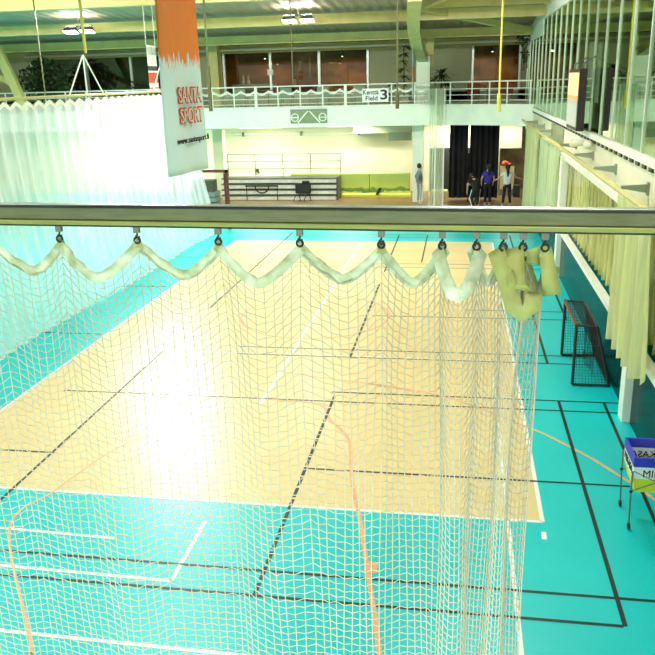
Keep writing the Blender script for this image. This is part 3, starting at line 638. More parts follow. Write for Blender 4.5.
for k, (x, y, c, lb) in enumerate(((-10.2, 37.0, (.30, .40, .25), 'grey green gallery chair near the banner'), (-8.0, 37.0, (.26, .38, .25), 'grey green gallery chair behind the thin hanging rod'), (-6.3, 37.2, (.26, .38, .25), 'grey green gallery chair above the truss panel'), (-4.6, 37.0, (.30, .40, .25), 'grey green gallery chair left of the field sign'), (.5, 37.2, (.22, .05, .03), 'dark red gallery chair left of the yellow rod'), (1.9, 36.6, (.22, .05, .03), 'dark red gallery chair right of the yellow rod'))):
    t = thing('lounge_chair', lb, 'chair', (x, y, 4.3), 'chairs on the far gallery'); m = mat('chair fabric', c, .8)
    g = MB(); g.box((x-.28, y-.28, 4.62), (x+.28, y+.28, 4.75)); g.build('seat', m, t, bevel=.03); g = MB(); g.box((x-.28, y-.32, 4.75), (x+.28, y-.24, 5.12)); g.build('backrest', m, t, bevel=.03)
    for sx in (-1, 1):
        for s2 in (-1, 1): g = MB(); g.tube([(x+sx*.24, y+s2*.24, 4.3), (x+sx*.24, y+s2*.24, 4.63)], .018, 6); g.build('leg', GREY_STEEL, t)
# bar counter with bottles behind the middle windows
t = thing('bar_counter', 'pale bar counter inside the left pane of the middle windows', 'counter', (-10.5, 40.4, 4.3)); g = MB(); g.box((-11.4, 40.2, 4.3), (-9.4, 40.7, 5.2)); g.build('body', mat('bar front', (.16, .13, .07), .6), t); g = MB(); g.box((-11.5, 40.1, 5.2), (-9.35, 40.8, 5.32)); g.build('worktop', mat('pale worktop', (.6, .58, .42), .4), t)
for x, lb in ((-10.98, 'clear jug at the left on the bar counter'), (-10.72, 'clear jug at the right on the bar counter')):
    g = MB(); g.tube([(x, 40.4, 5.32), (x, 40.4, 5.45), (x, 40.4, 5.55), (x, 40.4, 5.75)], [.08, .09, .05, .04], 10); tag(g.build('glass_jug', mat('pale jug', (.75, .78, .7), .2), smooth=True), lb, 'jug', 'jugs on the bar counter')
g = MB(); g.box((-9.42, 39.2, 5.72), (-9.12, 39.22, 5.98)); tag(g.build('notice', WHITE_METAL), 'small white notice stuck on the window mullion', 'notice')
t = thing('person', 'dark haired head of a person sitting behind the middle window', 'person', (-8.3, 40.3, 4.3))
g = MB(); g.ball((-8.3, 40.3, 5.42), (.10, .11, .14)); g.tube([(-8.3, 40.32, 4.72), (-8.3, 40.32, 5.12), (-8.3, 40.31, 5.24), (-8.3, 40.3, 5.34)], [.2, .21, .08, .06], 12); g.build('body', SKIN, t, smooth=True); g = MB(); g.ball((-8.3, 40.33, 5.45), (.115, .12, .14)); g.build('hair', HAIR, t, smooth=True)
g = MB(); g.tube([(-8.3, 40.33, 4.3), (-8.3, 40.33, 5.1), (-8.3, 40.33, 5.2)], [.2, .23, .12], 12); g.build('shirt', BLACK_CLOTH, t, smooth=True)

for x, y in ((-10, 41.2), (-6, 41.2), (1.4, 41.2)):  # added lamps that warm the bar interior behind the windows
    t = thing('added_pendant_lamp', {-10: 'small added warm pendant lamp inside the left pane of the middle windows', -6: 'small added warm pendant lamp inside the right pane of the middle windows'}.get(x, 'small added warm pendant lamp inside the right window'), 'lamp', (x, y, 6.6))
    g = MB(); g.tube([(x, y, 6.55), (x, y, 6.7), (x, y, 6.8)], [.16, .1, .03], 12); g.build('lamp_shade', DARK_STEEL, t); g = MB(); g.tube([(x, y, 6.8), (x, y, 7.3)], .01, 6); g.build('cable', BLACK, t); g = MB(); g.ball((x, y, 6.56), .05); g.build('bulb', TUBE_L, t)
    area('added_bulb_light', (x, y, 6.48), .2, 45, t, col=(1, .7, .35))
# hanging rods
def rod(x, y, z0, m, label, r=.02, foot=None):
    t = thing('hanging_rod', label, 'rod', (x, y, z0)); g = MB(); g.tube([(x, y, z0), (x, y, roof_z(y)+.02)], r, 6); g.build('shaft', m, t)
    g = MB(); g.tube([(x, y, roof_z(y)-.12), (x, y, roof_z(y)+.02)], r*2.2, 8); g.build('roof_socket', WHITE_METAL, t)
    if foot: g = MB(); g.tube([(x, y, z0-.02), (x, y, z0+foot)], r*2, 8); g.build('sleeve', m, t)
rod(-5.0, 24, 5.27, OLIVE, 'thin dark rod hanging below the double floodlight'); rod(-1.88, 24, 4.57, OLIVE, 'olive rod hanging in front of the tall thin plant', .028, .4)
rod(1.05, 24, 4.42, YELLOW_ROD, 'yellow rod hanging in front of the right window', .03, .5); rod(-7.6, 24, 4.6, OLIVE, 'olive rod hanging beside the big banner', .03, 1.3)
rod(-9.72, 20.3, 6.23, YELLOW_ROD, 'yellow rod holding the left net rail at the ficus', .04); rod(-9.8, 26.0, 6.23, YELLOW_ROD, 'yellow rod holding the left net rail at the small banner', .035)
rod(-9.8, 14.6, 6.23, YELLOW_ROD, 'yellow rod holding the near end of the left net rail', .035); rod(-13.0, 24, 5.1, OLIVE, 'thin dark rod hanging at the far left corner', .02)

# floodlights
def flood(x, y, z, watt, label, tilt=0):
    t = thing('floodlight', label, 'lamp', (x, y, z), 'double floodlights under the roof')
    for s in (-1, 1):
        cx = x+s*.32
        g = MB(); P = [(-.27, -.16, .1), (.27, -.16, .1), (.27, .16, 0), (-.27, .16, 0), (-.19, -.1, .2), (.19, -.1, .2), (.19, .1, .2), (-.19, .1, .2)]
        g.add([(cx+a, y+b, z+c) for a, b, c in P], [(0,3,2,1),(4,5,6,7),(0,1,5,4),(1,2,6,5),(2,3,7,6),(3,0,4,7)]); g.build('housing', DARK_STEEL, t, bevel=.01)
        g = MB(); g.prism([(cx-.24, y-.145, z+.094), (cx+.24, y-.145, z+.094), (cx+.24, y+.145, z+.003), (cx-.24, y+.145, z+.003)], (0, -.006, -.019)); g.build('lens', LENS, t)
        area('beam_light', (cx, y-.05*math.sin(-tilt), z-.05), .45, watt, t, size_y=.28, rot=(tilt, 0, 0))
        area('added_uplight', (cx, y, z+.24), .4, watt*UPLIGHT_SHARE, t, size_y=.2, rot=(math.pi, 0, 0))  # added upward lamp brightening the roof above the closed housing
    g = MB(); g.tube([(x, y, z+.22), (x, y, roof_z(y)+.03)], .015, 6); g.box((x-.5, y-.03, z+.2), (x+.5, y+.03, z+.25)); g.build('hanger', GREY_STEEL, t)
flood(-5.77, 29.0, 7.38, LAMP_FAR_W*.5, 'double floodlight hanging over the middle of the far gallery'); flood(-14.05, 29.0, 7.30, LAMP_FAR_W*.5, 'double floodlight hanging over the white left net')
flood(-10.95, 27.6, 8.05, GLARE_W, 'double floodlight at the top left near the small banner', -.95)
for x in (-18, -12, -6, .6):  # added floodlights out of view, raising the overall brightness
    for y, k in ((1, .35), (7.5, 1), (13.5, 1.1)):
        flood(x, y, 8.0 if y > 3 else 7.0, LAMP_W*k, 'added double floodlight out of view above the near half of the hall')
for x in (-19, -13.5, -7, -.5):  # added row out of view, brightening the far gallery
    flood(x, 20.5, 8.05, LAMP_W*2.1, 'added double floodlight out of view above the middle of the hall, aimed at the far gallery', .75)

# added strip lights below the viewpoint, out of view, brightening the lower net
for k, x in enumerate((-4.2, -2.4, -.6, 1.2)):
    t = thing('strip_light', 'added strip light under the near gallery, ' + ('first', 'second', 'third', 'fourth')[k] + ' of its row from the left net', 'lamp', (x, .6, 2.3), 'added strip lights under the near gallery')
    g = MB(); g.box((x-.75, .5, 2.25), (x+.75, .6, 2.4)); g.build('housing', WHITE_METAL, t); g = MB(); g.tube([(x-.7, .63, 2.32), (x+.7, .63, 2.32)], .03, 8); g.build('lamp_tube', TUBE_L, t)
    area('strip_glow', (x, .7, 2.32), 1.4, NEAR_W, t, size_y=.15, rot=(math.pi/2-.45, 0, 0))
g = MB(); g.box((-6, .3, 0), (2.8, .5, 3.2)); struct(g.build('wall_front', WHITE_PAINT)); g = MB(); g.box((-6, -3, 3.2), (2.8, .5, 3.7)); struct(g.build('gallery_slab', WHITE_PAINT), 'near gallery slab under the viewpoint', 'gallery')

# ================================================================== BANNERS
bm_ = mat('orange and white banner cloth', (.9, .4, .05), .55)
nt = bm_.node_tree; bs = nt.nodes['Principled BSDF']; tc = nt.nodes.new('ShaderNodeTexCoord'); sp = nt.nodes.new('ShaderNodeSeparateXYZ'); nz = nt.nodes.new('ShaderNodeTexNoise')
mp = nt.nodes.new('ShaderNodeMapping'); mp.inputs['Scale'].default_value = (14, 14, 2.2); nz.inputs['Scale'].default_value = 2.2; nz.inputs['Detail'].default_value = 6
ad = nt.nodes.new('ShaderNodeMath'); ad.operation = 'MULTIPLY_ADD'; ad.inputs[1].default_value = .75; rp = nt.nodes.new('ShaderNodeValToRGB')
nt.links.new(tc.outputs['Object'], mp.inputs[0]); nt.links.new(mp.outputs[0], nz.inputs[0]); nt.links.new(tc.outputs['Object'], sp.inputs[0]); nt.links.new(nz.outputs[0], ad.inputs[0])
nt.links.new(sp.outputs[2], ad.inputs[2]); rs = nt.nodes.new('ShaderNodeMapRange'); rs.inputs[1].default_value = 1.2; rs.inputs[2].default_value = 2.6
nt.links.new(ad.outputs[0], rs.inputs[0]); nt.links.new(rs.outputs[0], rp.inputs[0])
cr = rp.color_ramp; cr.elements[0].position = .44; cr.elements[0].color = (.72, .88, .88, 1); cr.elements[1].position = .49; cr.elements[1].color = (.95, .22, .006, 1)
nt.links.new(rp.outputs[0], bs.inputs['Base Color'])
A = Vector((-3.82, 10, 0)); B = Vector((-3.70, 11.38, 0)); du = (B-A); bz0 = 4.22
t = thing('hanging_banner', 'large orange and white banner hanging over the court', 'banner', (A.x, A.y, bz0))
nrm = Vector((du.y, -du.x, 0)).normalized()
def bpos(u, z): return A+du*u+nrm*(.03*math.sin(u*5+1)+.02*math.sin(u*11+z))+Vector((0, 0, z))
g = MB(); g.grid(lambda u, v: bpos(u, bz0+4.2*v-.03*u*(1-v)), 24, 30); g.build('cloth', bm_, t, smooth=True, solid=.006)
g = MB(); g.tube([bpos(-.01, bz0+4.2), bpos(1.01, bz0+4.2)], .02, 8); g.build('top_pole', GREY_STEEL, t)
RED_T = mat('red lettering', (.62, .07, .03), .5); PINK_T = mat('pale lettering line', (.95, .72, .6), .5)
U = du.normalized(); up = Vector((0, 0, 1))
def bt(body, u, z, h, wd, m, b, lift): lettering('lettering', body, m, t, A+du*u+Vector((0, 0, z))+nrm*.055, U, up, h, wd, b, lift)
bt('SANTA', .56, 5.25, .225, .78, RED_T, .035, 0); bt('SPORT', .57, 4.985, .225, .78, RED_T, .035, 0)
bt('SANTA', .56, 5.25, .18, .735, PINK_T, -.012, .008); bt('SPORT', .57, 4.985, .18, .735, PINK_T, -.012, .008)
bt('www.santasport.fi', .58, 4.65, .105, 1.08, BLACK, .012, 0)
def small_banner(x0, y0, x1, y1, z0, z1, bands, label, cord):
    t = thing('hanging_banner', label, 'banner', (x0, y0, z0))
    d = Vector((x1-x0, y1-y0, 0)); n = Vector((d.y, -d.x, 0)).normalized()*.012
    for a, b, m in bands:
        za, zb = z0+(z1-z0)*a, z0+(z1-z0)*b; g = MB(); g.prism([(x0, y0, za), (x1, y1, za), (x1, y1, zb), (x0, y0, zb)], n); g.build('cloth', m, t)
    for p in ((x0, y0), (x1, y1)): g = MB(); g.tube([(*p, z1), (*p, cord)], .008, 5); g.build('cord', WHITE_METAL, t)
W_ = mat('white banner cloth', (.85, .9, .88), .6); R_ = mat('red banner cloth', (.75, .09, .03), .6); K_ = mat('dark banner print', (.06, .06, .08), .6, var=.5, vscale=14); P_ = mat('blue grey banner print', (.5, .56, .6), .6, var=.4, vscale=9)
small_banner(-10.3, 26, -10.38, 27.0, 5.17, 6.66, ((0, .07, W_), (.07, .10, R_), (.1, .2, W_), (.2, .42, R_), (.42, .46, W_), (.46, .56, K_), (.56, .8, W_), (.8, .96, P_), (.96, 1, W_)), 'small white and red banner hanging in front of the left windows', 8.1)
small_banner(-1.97, 32.6, -2.0, 34.4, 4.6, 7.3, ((0, .24, W_), (.24, .46, mat('orange banner cloth', (.85, .33, .05), .6)), (.46, .78, mat('pale blue banner cloth', (.45, .7, .75), .6)), (.78, 1, W_)), 'narrow orange and pale blue banner hanging edge on before the frame leg', 7.6)

# ================================================================== FLOORBALL GOAL
t = thing('floorball_goal', 'black and red floorball goal standing against the dark barrier', 'goal', (2.4, 14.55, 0))
yN, yF = 13.74, 15.36; xf, xt, xb = 2.1, 2.46, 2.74
for y in (yN, yF):
    g = MB(); g.tube([(xf, y, 0.03), (xf, y, 1.15)], .028, 8); g.build('post', BLACK_FRAME, t)
    g = MB(); g.tube([(xf, y, .03), (xb, y, .03)], .025, 8); g.build('base_bar', BLACK_FRAME, t); g = MB(); g.tube([(xf, y, 1.15), (xt, y, 1.13), (xb, y, .03)], .025, 8); g.build('side_bar', BLACK_FRAME, t)
g = MB(); g.tube([(xf, yN-.03, 1.15), (xf, yF+.03, 1.15)], .035, 8); g.build('crossbar', RED_FRAME, t)
g = MB(); g.tube([(xt, yN, 1.13), (xt, yF, 1.13)], .025, 8); g.build('rear_top_bar', BLACK_FRAME, t); g = MB(); g.tube([(xb, yN, .03), (xb, yF, .03)], .025, 8); g.build('rear_base_bar', BLACK_FRAME, t)
g = MB(); nb = MB()
def netpatch(g, a, b, c, d, s=.055, r=.0035):
    a, b, c, d = map(Vector, (a, b, c, d)); nu = max(2, int((b-a).length/s)); nv = max(2, int((d-a).length/s))
    for i in range(nu+1):
        u = i/nu; g.tube([a+(b-a)*u, d+(c-d)*u], r, 3, cap=False)
    for j in range(nv+1):
        v = j/nv; g.tube([a+(d-a)*v, b+(c-b)*v], r, 3, cap=False)
netpatch(g, (xt, yN, 1.13), (xt, yF, 1.13), (xb, yF, .03), (xb, yN, .03)); netpatch(g, (xf, yN, 1.15), (xf, yF, 1.15), (xt, yF, 1.13), (xt, yN, 1.13))
for y in (yN, yF): netpatch(g, (xf, y, .03), (xb, y, .03), (xt, y, 1.13), (xf, y, 1.15))
g.build('netting', BLACK, t)
g = MB(); g.grid(lambda u, v: (2.45+.05*math.sin(u*9), yN+.15+(yF-yN-.3)*u, .95-.9*v+.1*math.sin(u*3)), 20, 6); g.build('drop_net', mesh_cloth('dark open netting', (.03, .05, .05), .35, .2, 5, (2, 2, .5)), t)

# ================================================================== BALL CART
t = thing('ball_cart', 'wheeled ball cart with blue, white and yellow fabric basket', 'cart', (2.46, 9.25, 0))
X0, X1, Y0, Y1 = 2.16, 2.72, 8.96, 9.52; zt = .97
BLUE = mat('blue fabric rim', (.03, .04, .55), .6); CW = mat('white fabric', (.85, .9, .85), .6); CY = mat('yellow fabric', (.85, .80, .03), .6)
def bask(z, sag): 
    k = sag; return [(X0+k, Y0+k, z), (X1-k, Y0+k, z), (X1-k, Y1-k, z), (X0+k, Y1-k, z)]
def band(g, lo, hi):
    g.add(lo+hi, [(i, (i+1) % 4, 4+(i+1) % 4, 4+i) for i in range(4)])
g = MB(); band(g, bask(.86, -.008), bask(.98, -.008)); band(g, bask(.86, .018), bask(.98, .018)); a = bask(.98, -.008); b = bask(.98, .018); g.add(a+b, [(i, (i+1) % 4, 4+(i+1) % 4, 4+i) for i in range(4)]); g.build('rim', BLUE, t)
g = MB(); band(g, bask(.70, .0), bask(.87, 0)); g.build('upper_band', CW, t, solid=.006)
g = MB(); band(g, bask(.50, .05), bask(.70, 0)); g.add(bask(.50, .05), [(0, 1, 2, 3)]); g.build('lower_band', CY, t, solid=.006)
g = MB(); band(g, bask(.55, .055), bask(.87, .012)); g.add(bask(.55, .055), [(0, 1, 2, 3)]); g.build('liner', CW, t)
for i, (x, y, sx, sy2) in enumerate(((X0, Y0, 1, 1), (X1, Y0, -1, 1), (X1, Y1, -1, -1), (X0, Y1, 1, -1))):
    g = MB(); g.tube([(x-.012*sx, y-.012*sy2, .80), (x-.012*sx, y-.012*sy2, .52), (x+.005*sx, y, .09)], .011, 8); lg_ = g.build('leg', GREY_STEEL, t)
    g = MB(); g.ring((x+.005*sx, y, .045), .03, .016, (1, 0, 0), 16, 8); g.tube([(x-.012+.005*sx, y, .045), (x+.012+.005*sx, y, .045)], .03, 12); g.build('caster', BLACK, lg_)
    g = MB(); g.ball((x-.012*sx, y-.012*sy2, .53), .022); g.build('joint', BLACK, lg_)
for y in (Y0, Y1):
    g = MB(); g.tube([(X0, y, .53), (X1, y, .80)], .007, 6); g.tube([(X1, y, .53), (X0, y, .80)], .007, 6); g.build('cross_brace', GREY_STEEL, t)
lettering('lettering', 'MIKASA', BLACK, t, ((X0+X1)/2+.045, Y0-.004, .775), (1, 0, 0), (0, 0, 1), .095, .43, 0, .002)
lettering('lettering', 'MIKASA', BLACK, t, (X0-.004, (Y0+Y1)/2, .785), (0, -1, 0), (0, 0, 1), .095, .44, 0, .002)
lettering('lettering', 'MIKASA', BLACK, t, ((X0+X1)/2, Y1-.016, .78), (-1, 0, 0), (0, 0, 1), .085, .42, .0, -.02)
for k, (x, y, z) in enumerate(((2.33, 9.13, .66), (2.555, 9.15, .66), (2.44, 9.345, .66))):
    g = MB(); g.ball((x, y, z), .103, 16, 10); tag(g.build('volleyball', mat('pale ball', (.75, .8, .55), .5, var=.2, vscale=5), smooth=True), ('pale ball lying in the cart at its near left corner', 'pale ball lying in the cart at its right side', 'pale ball lying in the cart at its far side')[k], 'ball', 'balls in the cart')

# ================================================================== PEOPLE
def skin_mesh(name, V, E, R, m, parent, root=0, sub=2):
    me = bpy.data.meshes.new(name); o0 = worldloc(parent); me.from_pydata(V, E, []); o = bpy.data.objects.new(name, me); C.objects.link(o)
    md = o.modifiers.new('s', 'SKIN'); 
    for i, sv in enumerate(me.skin_vertices[0].data):
        r = R[i]; sv.radius = r if isinstance(r, tuple) else (r, r); sv.use_root = (i == root)
    sb = o.modifiers.new('u', 'SUBSURF'); sb.levels = sub; sb.render_levels = sub
    dg = bpy.context.evaluated_depsgraph_get(); dg.update(); nm = bpy.data.meshes.new_from_object(o.evaluated_get(dg)); bpy.data.objects.remove(o)
    nm.materials.clear(); nm.materials.append(m); nm.polygons.foreach_set('use_smooth', [True]*len(nm.polygons))
    q = bpy.data.objects.new(name, nm); C.objects.link(q); q.parent = parent; return q
STAND = dict(pel=(0, 0, .95), waist=(0, 0, 1.08), chest=(0, .0, 1.30), neck=(0, 0, 1.47), hb=(0, .015, 1.56), ht=(0, .02, 1.69),
             shL=(-.17, 0, 1.41), elL=(-.24, -.02, 1.14), wrL=(-.25, .05, .90), shR=(.17, 0, 1.41), elR=(.24, -.02, 1.14), wrR=(.25, .05, .90),
             hiL=(-.09, 0, .90), knL=(-.10, .02, .50), anL=(-.10, -.02, .09), toL=(-.11, .13, .035), hiR=(.09, 0, .90), knR=(.10, .02, .50), anR=(.10, -.02, .09), toR=(.11, .13, .035))
def person(label, loc, yaw, pose, shirt, pants, long_hair, sleeve=.45, stripe=None, shoe=None):
    t = thing('person', label, 'person', loc); J = dict(STAND); J.update(pose)
    rot = Matrix.Rotation(yaw, 3, 'Z'); P = {k: rot @ Vector(v) for k, v in J.items()}
    V = []; E = []; R = []
    def add(p, r, link=None):
        V.append(tuple(p)); R.append(r)
        if link is not None: E.append((link, len(V)-1))
        return len(V)-1
    pel = add(P['pel'], (.14, .11)); wa = add(P['waist'], (.125, .095), pel); ch = add(P['chest'], (.15, .11), wa); nk = add(P['neck'], .055, ch)
    hb = add(P['hb'], (.075, .085), nk); ht = add(P['ht'], (.07, .085), hb)
    nose = add(P['hb']+rot @ Vector((0, .105, .035)), .014, hb)
    for s in 'LR':
        a = add(P['sh'+s], .06, ch); b = add(P['el'+s], .043, a); c = add(P['wr'+s], .028, b)
        d0 = (P['wr'+s]-P['el'+s]).normalized(); pm = add(P['wr'+s]+d0*.07, (.035, .018), c); side = rot @ Vector((0, 1, 0)); side = (side-d0*side.dot(d0)).normalized()
        curl = (d0.cross(side)); 
        for k, L in enumerate((.075, .085, .08, .06)):
            base = P['wr'+s]+d0*.085+side*(.027-.018*k); f = add(base+d0*L*.5, .008, pm); add(base+d0*L+curl*.012*(1 if s == 'L' else -1), .007, f)
        th = add(P['wr'+s]+d0*.04+side*.045, .010, c); add(P['wr'+s]+d0*.085+side*.06, .008, th)
        h = add(P['hi'+s], .095, pel); k_ = add(P['kn'+s], .058, h); an = add(P['an'+s], .04, k_); add(P['to'+s], (.035, .03), an)
    skin_mesh('body', V, E, R, SKIN, t)
    V, E, R = [], [], []
    pel = add(P['pel']+(P['waist']-P['pel'])*-.45, (.18, .145)); wa = add(P['waist'], (.17, .14), pel); ch = add(P['chest'], (.195, .155), wa); add(P['chest']+(P['neck']-P['chest'])*1.0, (.10, .10), ch)
    for s in 'LR':
        a = add(P['sh'+s], .078, ch); 
        if sleeve >= 1: b = add(P['el'+s], .06, a); add(P['el'+s]+(P['wr'+s]-P['el'+s])*.92, .043, b)
        else: add(P['sh'+s]+(P['el'+s]-P['sh'+s])*max(.6, sleeve), .065, a)
    skin_mesh('shirt', V, E, R, shirt, t)
    V, E, R = [], [], []
    pel = add(P['pel'], (.165, .135)); add(P['pel']+(P['waist']-P['pel'])*.8, (.15, .12), pel)
    for s in 'LR': h = add(P['hi'+s], .108, pel); k_ = add(P['kn'+s], .075, h); add(P['an'+s]+(P['kn'+s]-P['an'+s])*.08, .06, k_)
    skin_mesh('trousers', V, E, R, pants, t)
    for s in 'LR':
        V, E, R = [], [], []; a = add(P['an'+s]+Vector((0, 0, -.04)), .048); add(P['to'+s], (.046, .038), a); skin_mesh('shoe', V, E, R, shoe or WHITE_METAL, t)
        if stripe:
            o = .078 if s == 'R' else -.078; d = rot @ Vector((o*1.35, 0, 0)); g = MB(); lo = worldloc(t)
            g.tube([P['hi'+s]+d*1.05+lo, P['kn'+s]+d*.75+lo, P['an'+s]+d*.6+lo], .02, 6); g.build('stripe', stripe, t)
    lo = worldloc(t); c = P['hb']*.35+P['ht']*.65+lo; bk = rot @ Vector((0, -.025, .03))
    g = MB(); g.ball(tuple(c+bk), (.105, .11, .125), 14, 10); g.build('hair', HAIR, t, smooth=True)
    if long_hair: g = MB(); q = c+rot @ Vector((0, -.1, .05)); g.tube([q, q+rot @ Vector((0, -.05, -.12)), q+rot @ Vector((0, -.05, -.28)), q+rot @ Vector((0, -.03, -.42))], [.06, .06, .05, .02], 8); g.build('ponytail', HAIR, t, smooth=True)
    for s in (-1, 1): e_ = P['hb']+rot @ Vector((s*.032, .078, .055))+lo; g = MB(); g.ball(tuple(e_), .011, 8, 6); g.build('eye', BLACK, t)
    m_ = P['hb']+rot @ Vector((0, .078, -.015))+lo; g = MB(); g.ball(tuple(m_), (.022, .012, .006), 8, 6); g.build('mouth', RED_FRAME, t)
TR_G = mat('grey blue tracksuit', (.16, .24, .24), .8); TR_K = mat('black trousers', (.015, .015, .02), .8); SH_B = mat('blue shirt', (.035, .03, .36), .8); SH_W = mat('white shirt', (.82, .82, .82), .8); SH_K = mat('black shirt', (.012, .012, .012), .8)
person('person in a grey blue tracksuit standing sideways at the white column', (-1.8, 35.5, 0), -math.pi/2+.25, dict(elL=(-.24, -.12, 1.16), wrL=(-.18, .06, 1.0), elR=(.24, -.12, 1.16), wrR=(.2, .02, .95)), TR_G, TR_G, False, 1, LINE_W)
person('person in black bending forward in front of the black curtain', (.66, 34.1, 0), .5, dict(pel=(0, -.05, .86), waist=(0, .0, .99), chest=(0, .14, 1.16), neck=(0, .24, 1.27), hb=(0, .33, 1.3), ht=(0, .42, 1.36), shL=(-.19, .2, 1.22), elL=(-.26, .22, .96), wrL=(-.24, .28, .72), shR=(.19, .2, 1.22), elR=(.26, .22, .96), wrR=(.24, .28, .72), hiL=(-.1, -.05, .82), hiR=(.1, -.05, .82), knL=(-.14, .1, .46), knR=(.16, .08, .46)), SH_K, TR_K, False, .6, LINE_W)
person('person in a blue shirt and black trousers seen from behind', (1.2, 35.0, 0), .15, dict(elL=(-.27, .02, 1.16), wrL=(-.25, .14, .95), elR=(.27, .02, 1.16), wrR=(.25, .14, .95)), SH_B, TR_K, True, .5)
person('person in a white shirt holding both arms out by the far doorway', (2.0, 34.7, 0), .1, dict(elL=(-.36, .05, 1.2), wrL=(-.5, .2, 1.1), elR=(.38, .03, 1.24), wrR=(.60, .1, 1.16), knL=(-.12, .02, .5), anL=(-.16, -.02, .09), toL=(-.18, .12, .035), knR=(.12, .02, .5), anR=(.16, -.02, .09), toR=(.18, .12, .035)), SH_W, TR_K, True, .5)

# ================================================================== FOREGROUND: RAIL AND NET
def yb(x): return 4.05-.052*(x+2.5)
t = thing('curtain_rail', 'heavy greenish steel rail crossing the view above the court', 'rail', (-.8, yb(-.8), 4.7))
ang = math.atan(-.052)
def rail_box(name, y0, y1, z0, z1, m, bev=.003):
    g = MB(); L0, L1 = -4.6, 3.4
    g.add([(L0, yb(L0)+y0, z0), (L1, yb(L1)+y0, z0), (L1, yb(L1)+y1, z0), (L0, yb(L0)+y1, z0), (L0, yb(L0)+y0, z1), (L1, yb(L1)+y0, z1), (L1, yb(L1)+y1, z1), (L0, yb(L0)+y1, z1)],
          [(0,3,2,1),(4,5,6,7),(0,1,5,4),(1,2,6,5),(2,3,7,6),(3,0,4,7)])
    return g.build(name, m, t, bevel=bev)
rail_box('web', -.004, .055, 4.69, 4.762, GALV, .006)
rail_box('top_flange', -.012, .065, 4.758, 4.772, DARK_STEEL, .004)
rail_box('top_highlight', -.002, .06, 4.768, 4.776, SILVER, .002)  # pale strip standing in for a highlight along the rail's top edge
rail_box('lower_flange', -.016, .03, 4.664, 4.690, GALV_LIP, .005)
rail_box('lower_lip', -.012, .03, 4.655, 4.664, DARK_STEEL, .002)

HOOKS = [-3.62, -3.15, -2.68, -2.21, -1.74, -1.27, -.82, -.39, -.08, .09, .22, .315, .42]
ZH = 4.583
names = ['first carrier outside the left edge', 'second carrier outside the left edge', 'third carrier outside the left edge', 'leftmost visible carrier', 'second visible carrier from the left', 'third visible carrier from the left', 'fourth visible carrier from the left', 'fifth visible carrier from the left', 'first of the closely bunched carriers', 'second of the closely bunched carriers', 'third of the closely bunched carriers', 'fourth of the closely bunched carriers', 'last carrier at the free edge of the net']
def carrier(x):
    c = thing('rail_carrier', '', 'carrier', (0, 0, 4.64), 'net carriers running in the rail')
    g = MB(); g.box((-.017, -.014, 4.622), (.017, .014, 4.668)); g.build('block', GREY_STEEL, c, bevel=.003)
    g = MB(); g.tube([(0, 0, 4.628), (0, 0, 4.606)], .0055, 8); g.build('pin', DARK_STEEL, c)
    g = MB(); g.tube([(.012*math.cos(a), 0, 4.597+.012*math.sin(a)) for a in [math.pi*.5+i*math.pi*1.75/12 for i in range(13)]], .004, 6); g.build('hook', DARK_STEEL, c, smooth=True)
    return c
c0 = carrier(0)
for k, x in enumerate(HOOKS):
    c = c0 if k == 0 else copy_tree(c0); c.location = (x, yb(x)+.006, 4.64); c['label'] = 'grey rail carrier with dark hook, '+names[k]

# netting
NC = 9; DROP = [.19]*7+[.22, .20, .19, .30, .22]
SKEW = [0]*10+[.055, .04]
FOLD = [.06, -.05, .06, -.06, .05, -.06, .07, .15, -.12, .10, -.07, .12]
MESH = .049; ROWS = 94
cols = []                      # (x, yoff, drop, parity)
for s in range(len(HOOKS)-1):
    n = NC if s < 8 else 8
    for i in range(n):
        tt = i/n; a, b = HOOKS[s], HOOKS[s+1]
        cols.append((a+(b-a)*tt, FOLD[s]*math.sin(math.pi*tt), DROP[s]*(1-abs(2*tt-1)**(1.35 if s < 9 else 1.15)), s, tt))
cols.append((HOOKS[-1], 0, 0, len(HOOKS)-2, 1))
rn = random.Random(3)
def net_pt(j, r, ph):
    x, yo, dr, s, tt = cols[j]
    k = math.exp(-r/26.0); z = ZH-.05-dr*(k*.92+.0)-r*MESH*.985 - dr*.08
    lat = .013*math.sin(x*9+r*.045)+.008*math.sin(x*23-r*.11)
    wav = .05*math.sin(x*4.1+1)*min(1, r/40)
    zig = .0075*(1 if (j+r) % 2 else -1)
    gather = .02*math.sin(tt*2*math.pi)*min(1, r/14) if s >= 7 else .012*math.sin(tt*2*math.pi)*math.exp(-r/18)
    x += SKEW[s]*math.sin(math.pi*tt)*math.exp(-r/14)
    return Vector((x+lat*min(1, r/10)-gather*0.6, yb(x)+.01+yo*(.9 if s < 7 else 1.0)*(1-.3*min(1, r/60))+wav, z+zig+ph[j]*.004))
ph = [rn.uniform(-1, 1) for _ in cols]
t = thing('net_curtain', 'large off white net curtain hanging from the steel rail in front of the court', 'net', (-.8, yb(-.8), 0))
g = MB()
G = [[net_pt(j, r, ph) for r in range(ROWS)] for j in range(len(cols))]
for j in range(len(cols)): g.tube(G[j], .0034, 3, cap=False)
for r in range(ROWS): g.tube([G[j][r] for j in range(len(cols))], .0032, 3, cap=False)
g.build('netting', STRAND, t, smooth=True)
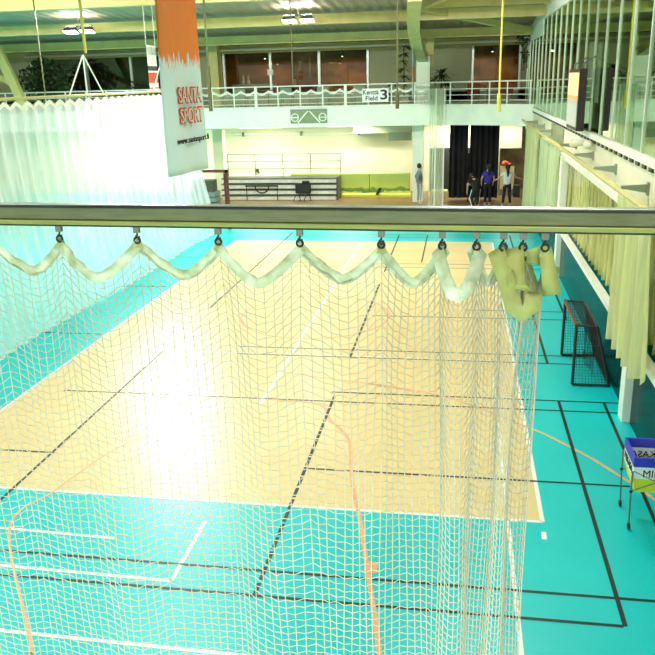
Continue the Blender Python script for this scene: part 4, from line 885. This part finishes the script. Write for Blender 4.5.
# webbing along the top edge
def edge_pt(s, tt):
    a, b = HOOKS[s], HOOKS[s+1]; x = a+(b-a)*tt
    x += SKEW[s]*math.sin(math.pi*tt)
    return Vector((x, yb(x)+.006+FOLD[s]*math.sin(math.pi*tt), ZH+.012-DROP[s]*(1-abs(2*tt-1)**(1.35 if s < 9 else 1.15))))
for s in range(len(HOOKS)-1):
    wd = .062 if s < 8 else (.075 if s < 9 else (.06 if s == 9 else .088)); n = 18; g = MB(); vs = []
    for i in range(n+1):
        tt = i/n; p = edge_pt(s, tt); d = (edge_pt(s, min(1, tt+.03))-edge_pt(s, max(0, tt-.03))); nn = Vector((d.z, 0, -d.x)); nn = nn.normalized() if nn.length > 1e-6 else Vector((0, 0, -1))
        if nn.z > 0: nn = -nn
        nn = (nn*.75+Vector((0, 0, -1))*.5).normalized() if s < 9 else (nn+Vector((0, 0, -.25))).normalized(); rip = .012*math.sin(i*1.9+s)+.006*math.sin(i*4.3+2*s)
        sd = Vector((0, 1, 0))
        vs += [p+sd*rip, p+nn*wd*.5+sd*(-.6*rip+.006), p+nn*wd+sd*(.5*rip)]
    fs = []
    for i in range(n):
        a = 3*i; fs += [(a, a+3, a+4, a+1), (a+1, a+4, a+5, a+2)]
    g.add(vs, fs); g.build('webbing', STRAP if s < 10 else STRAP_B, t, smooth=True, solid=.003)
g = MB(); a = []
for i in range(9):
    q = i/8; x = HOOKS[-1]+.045*q; a += [(x-.03-.012*q, yb(x)+.012*math.sin(q*7), ZH+.012-.26*q), (x+.03+.02*q, yb(x)-.01*math.sin(q*5), ZH+.006-.24*q)]
g.add(a, [(2*i, 2*i+1, 2*i+3, 2*i+2) for i in range(8)]); g.build('webbing', STRAP_B, t, smooth=True, solid=.003)
for x in HOOKS:
    g = MB(); g.ring((x, yb(x)-.002, ZH), .017, .006, (0, 1, 0), 20, 8); e_ = g.build('eyelet', DARK_STEEL, t, smooth=True)
    g = MB(); g.prism([(x-.026, yb(x)+.004, ZH-.045), (x+.026, yb(x)+.004, ZH-.045), (x+.018, yb(x)+.004, ZH-.018), (x-.018, yb(x)+.004, ZH-.018)], (0, .003, 0)); g.build('corner_tab', STRAP_B, t)
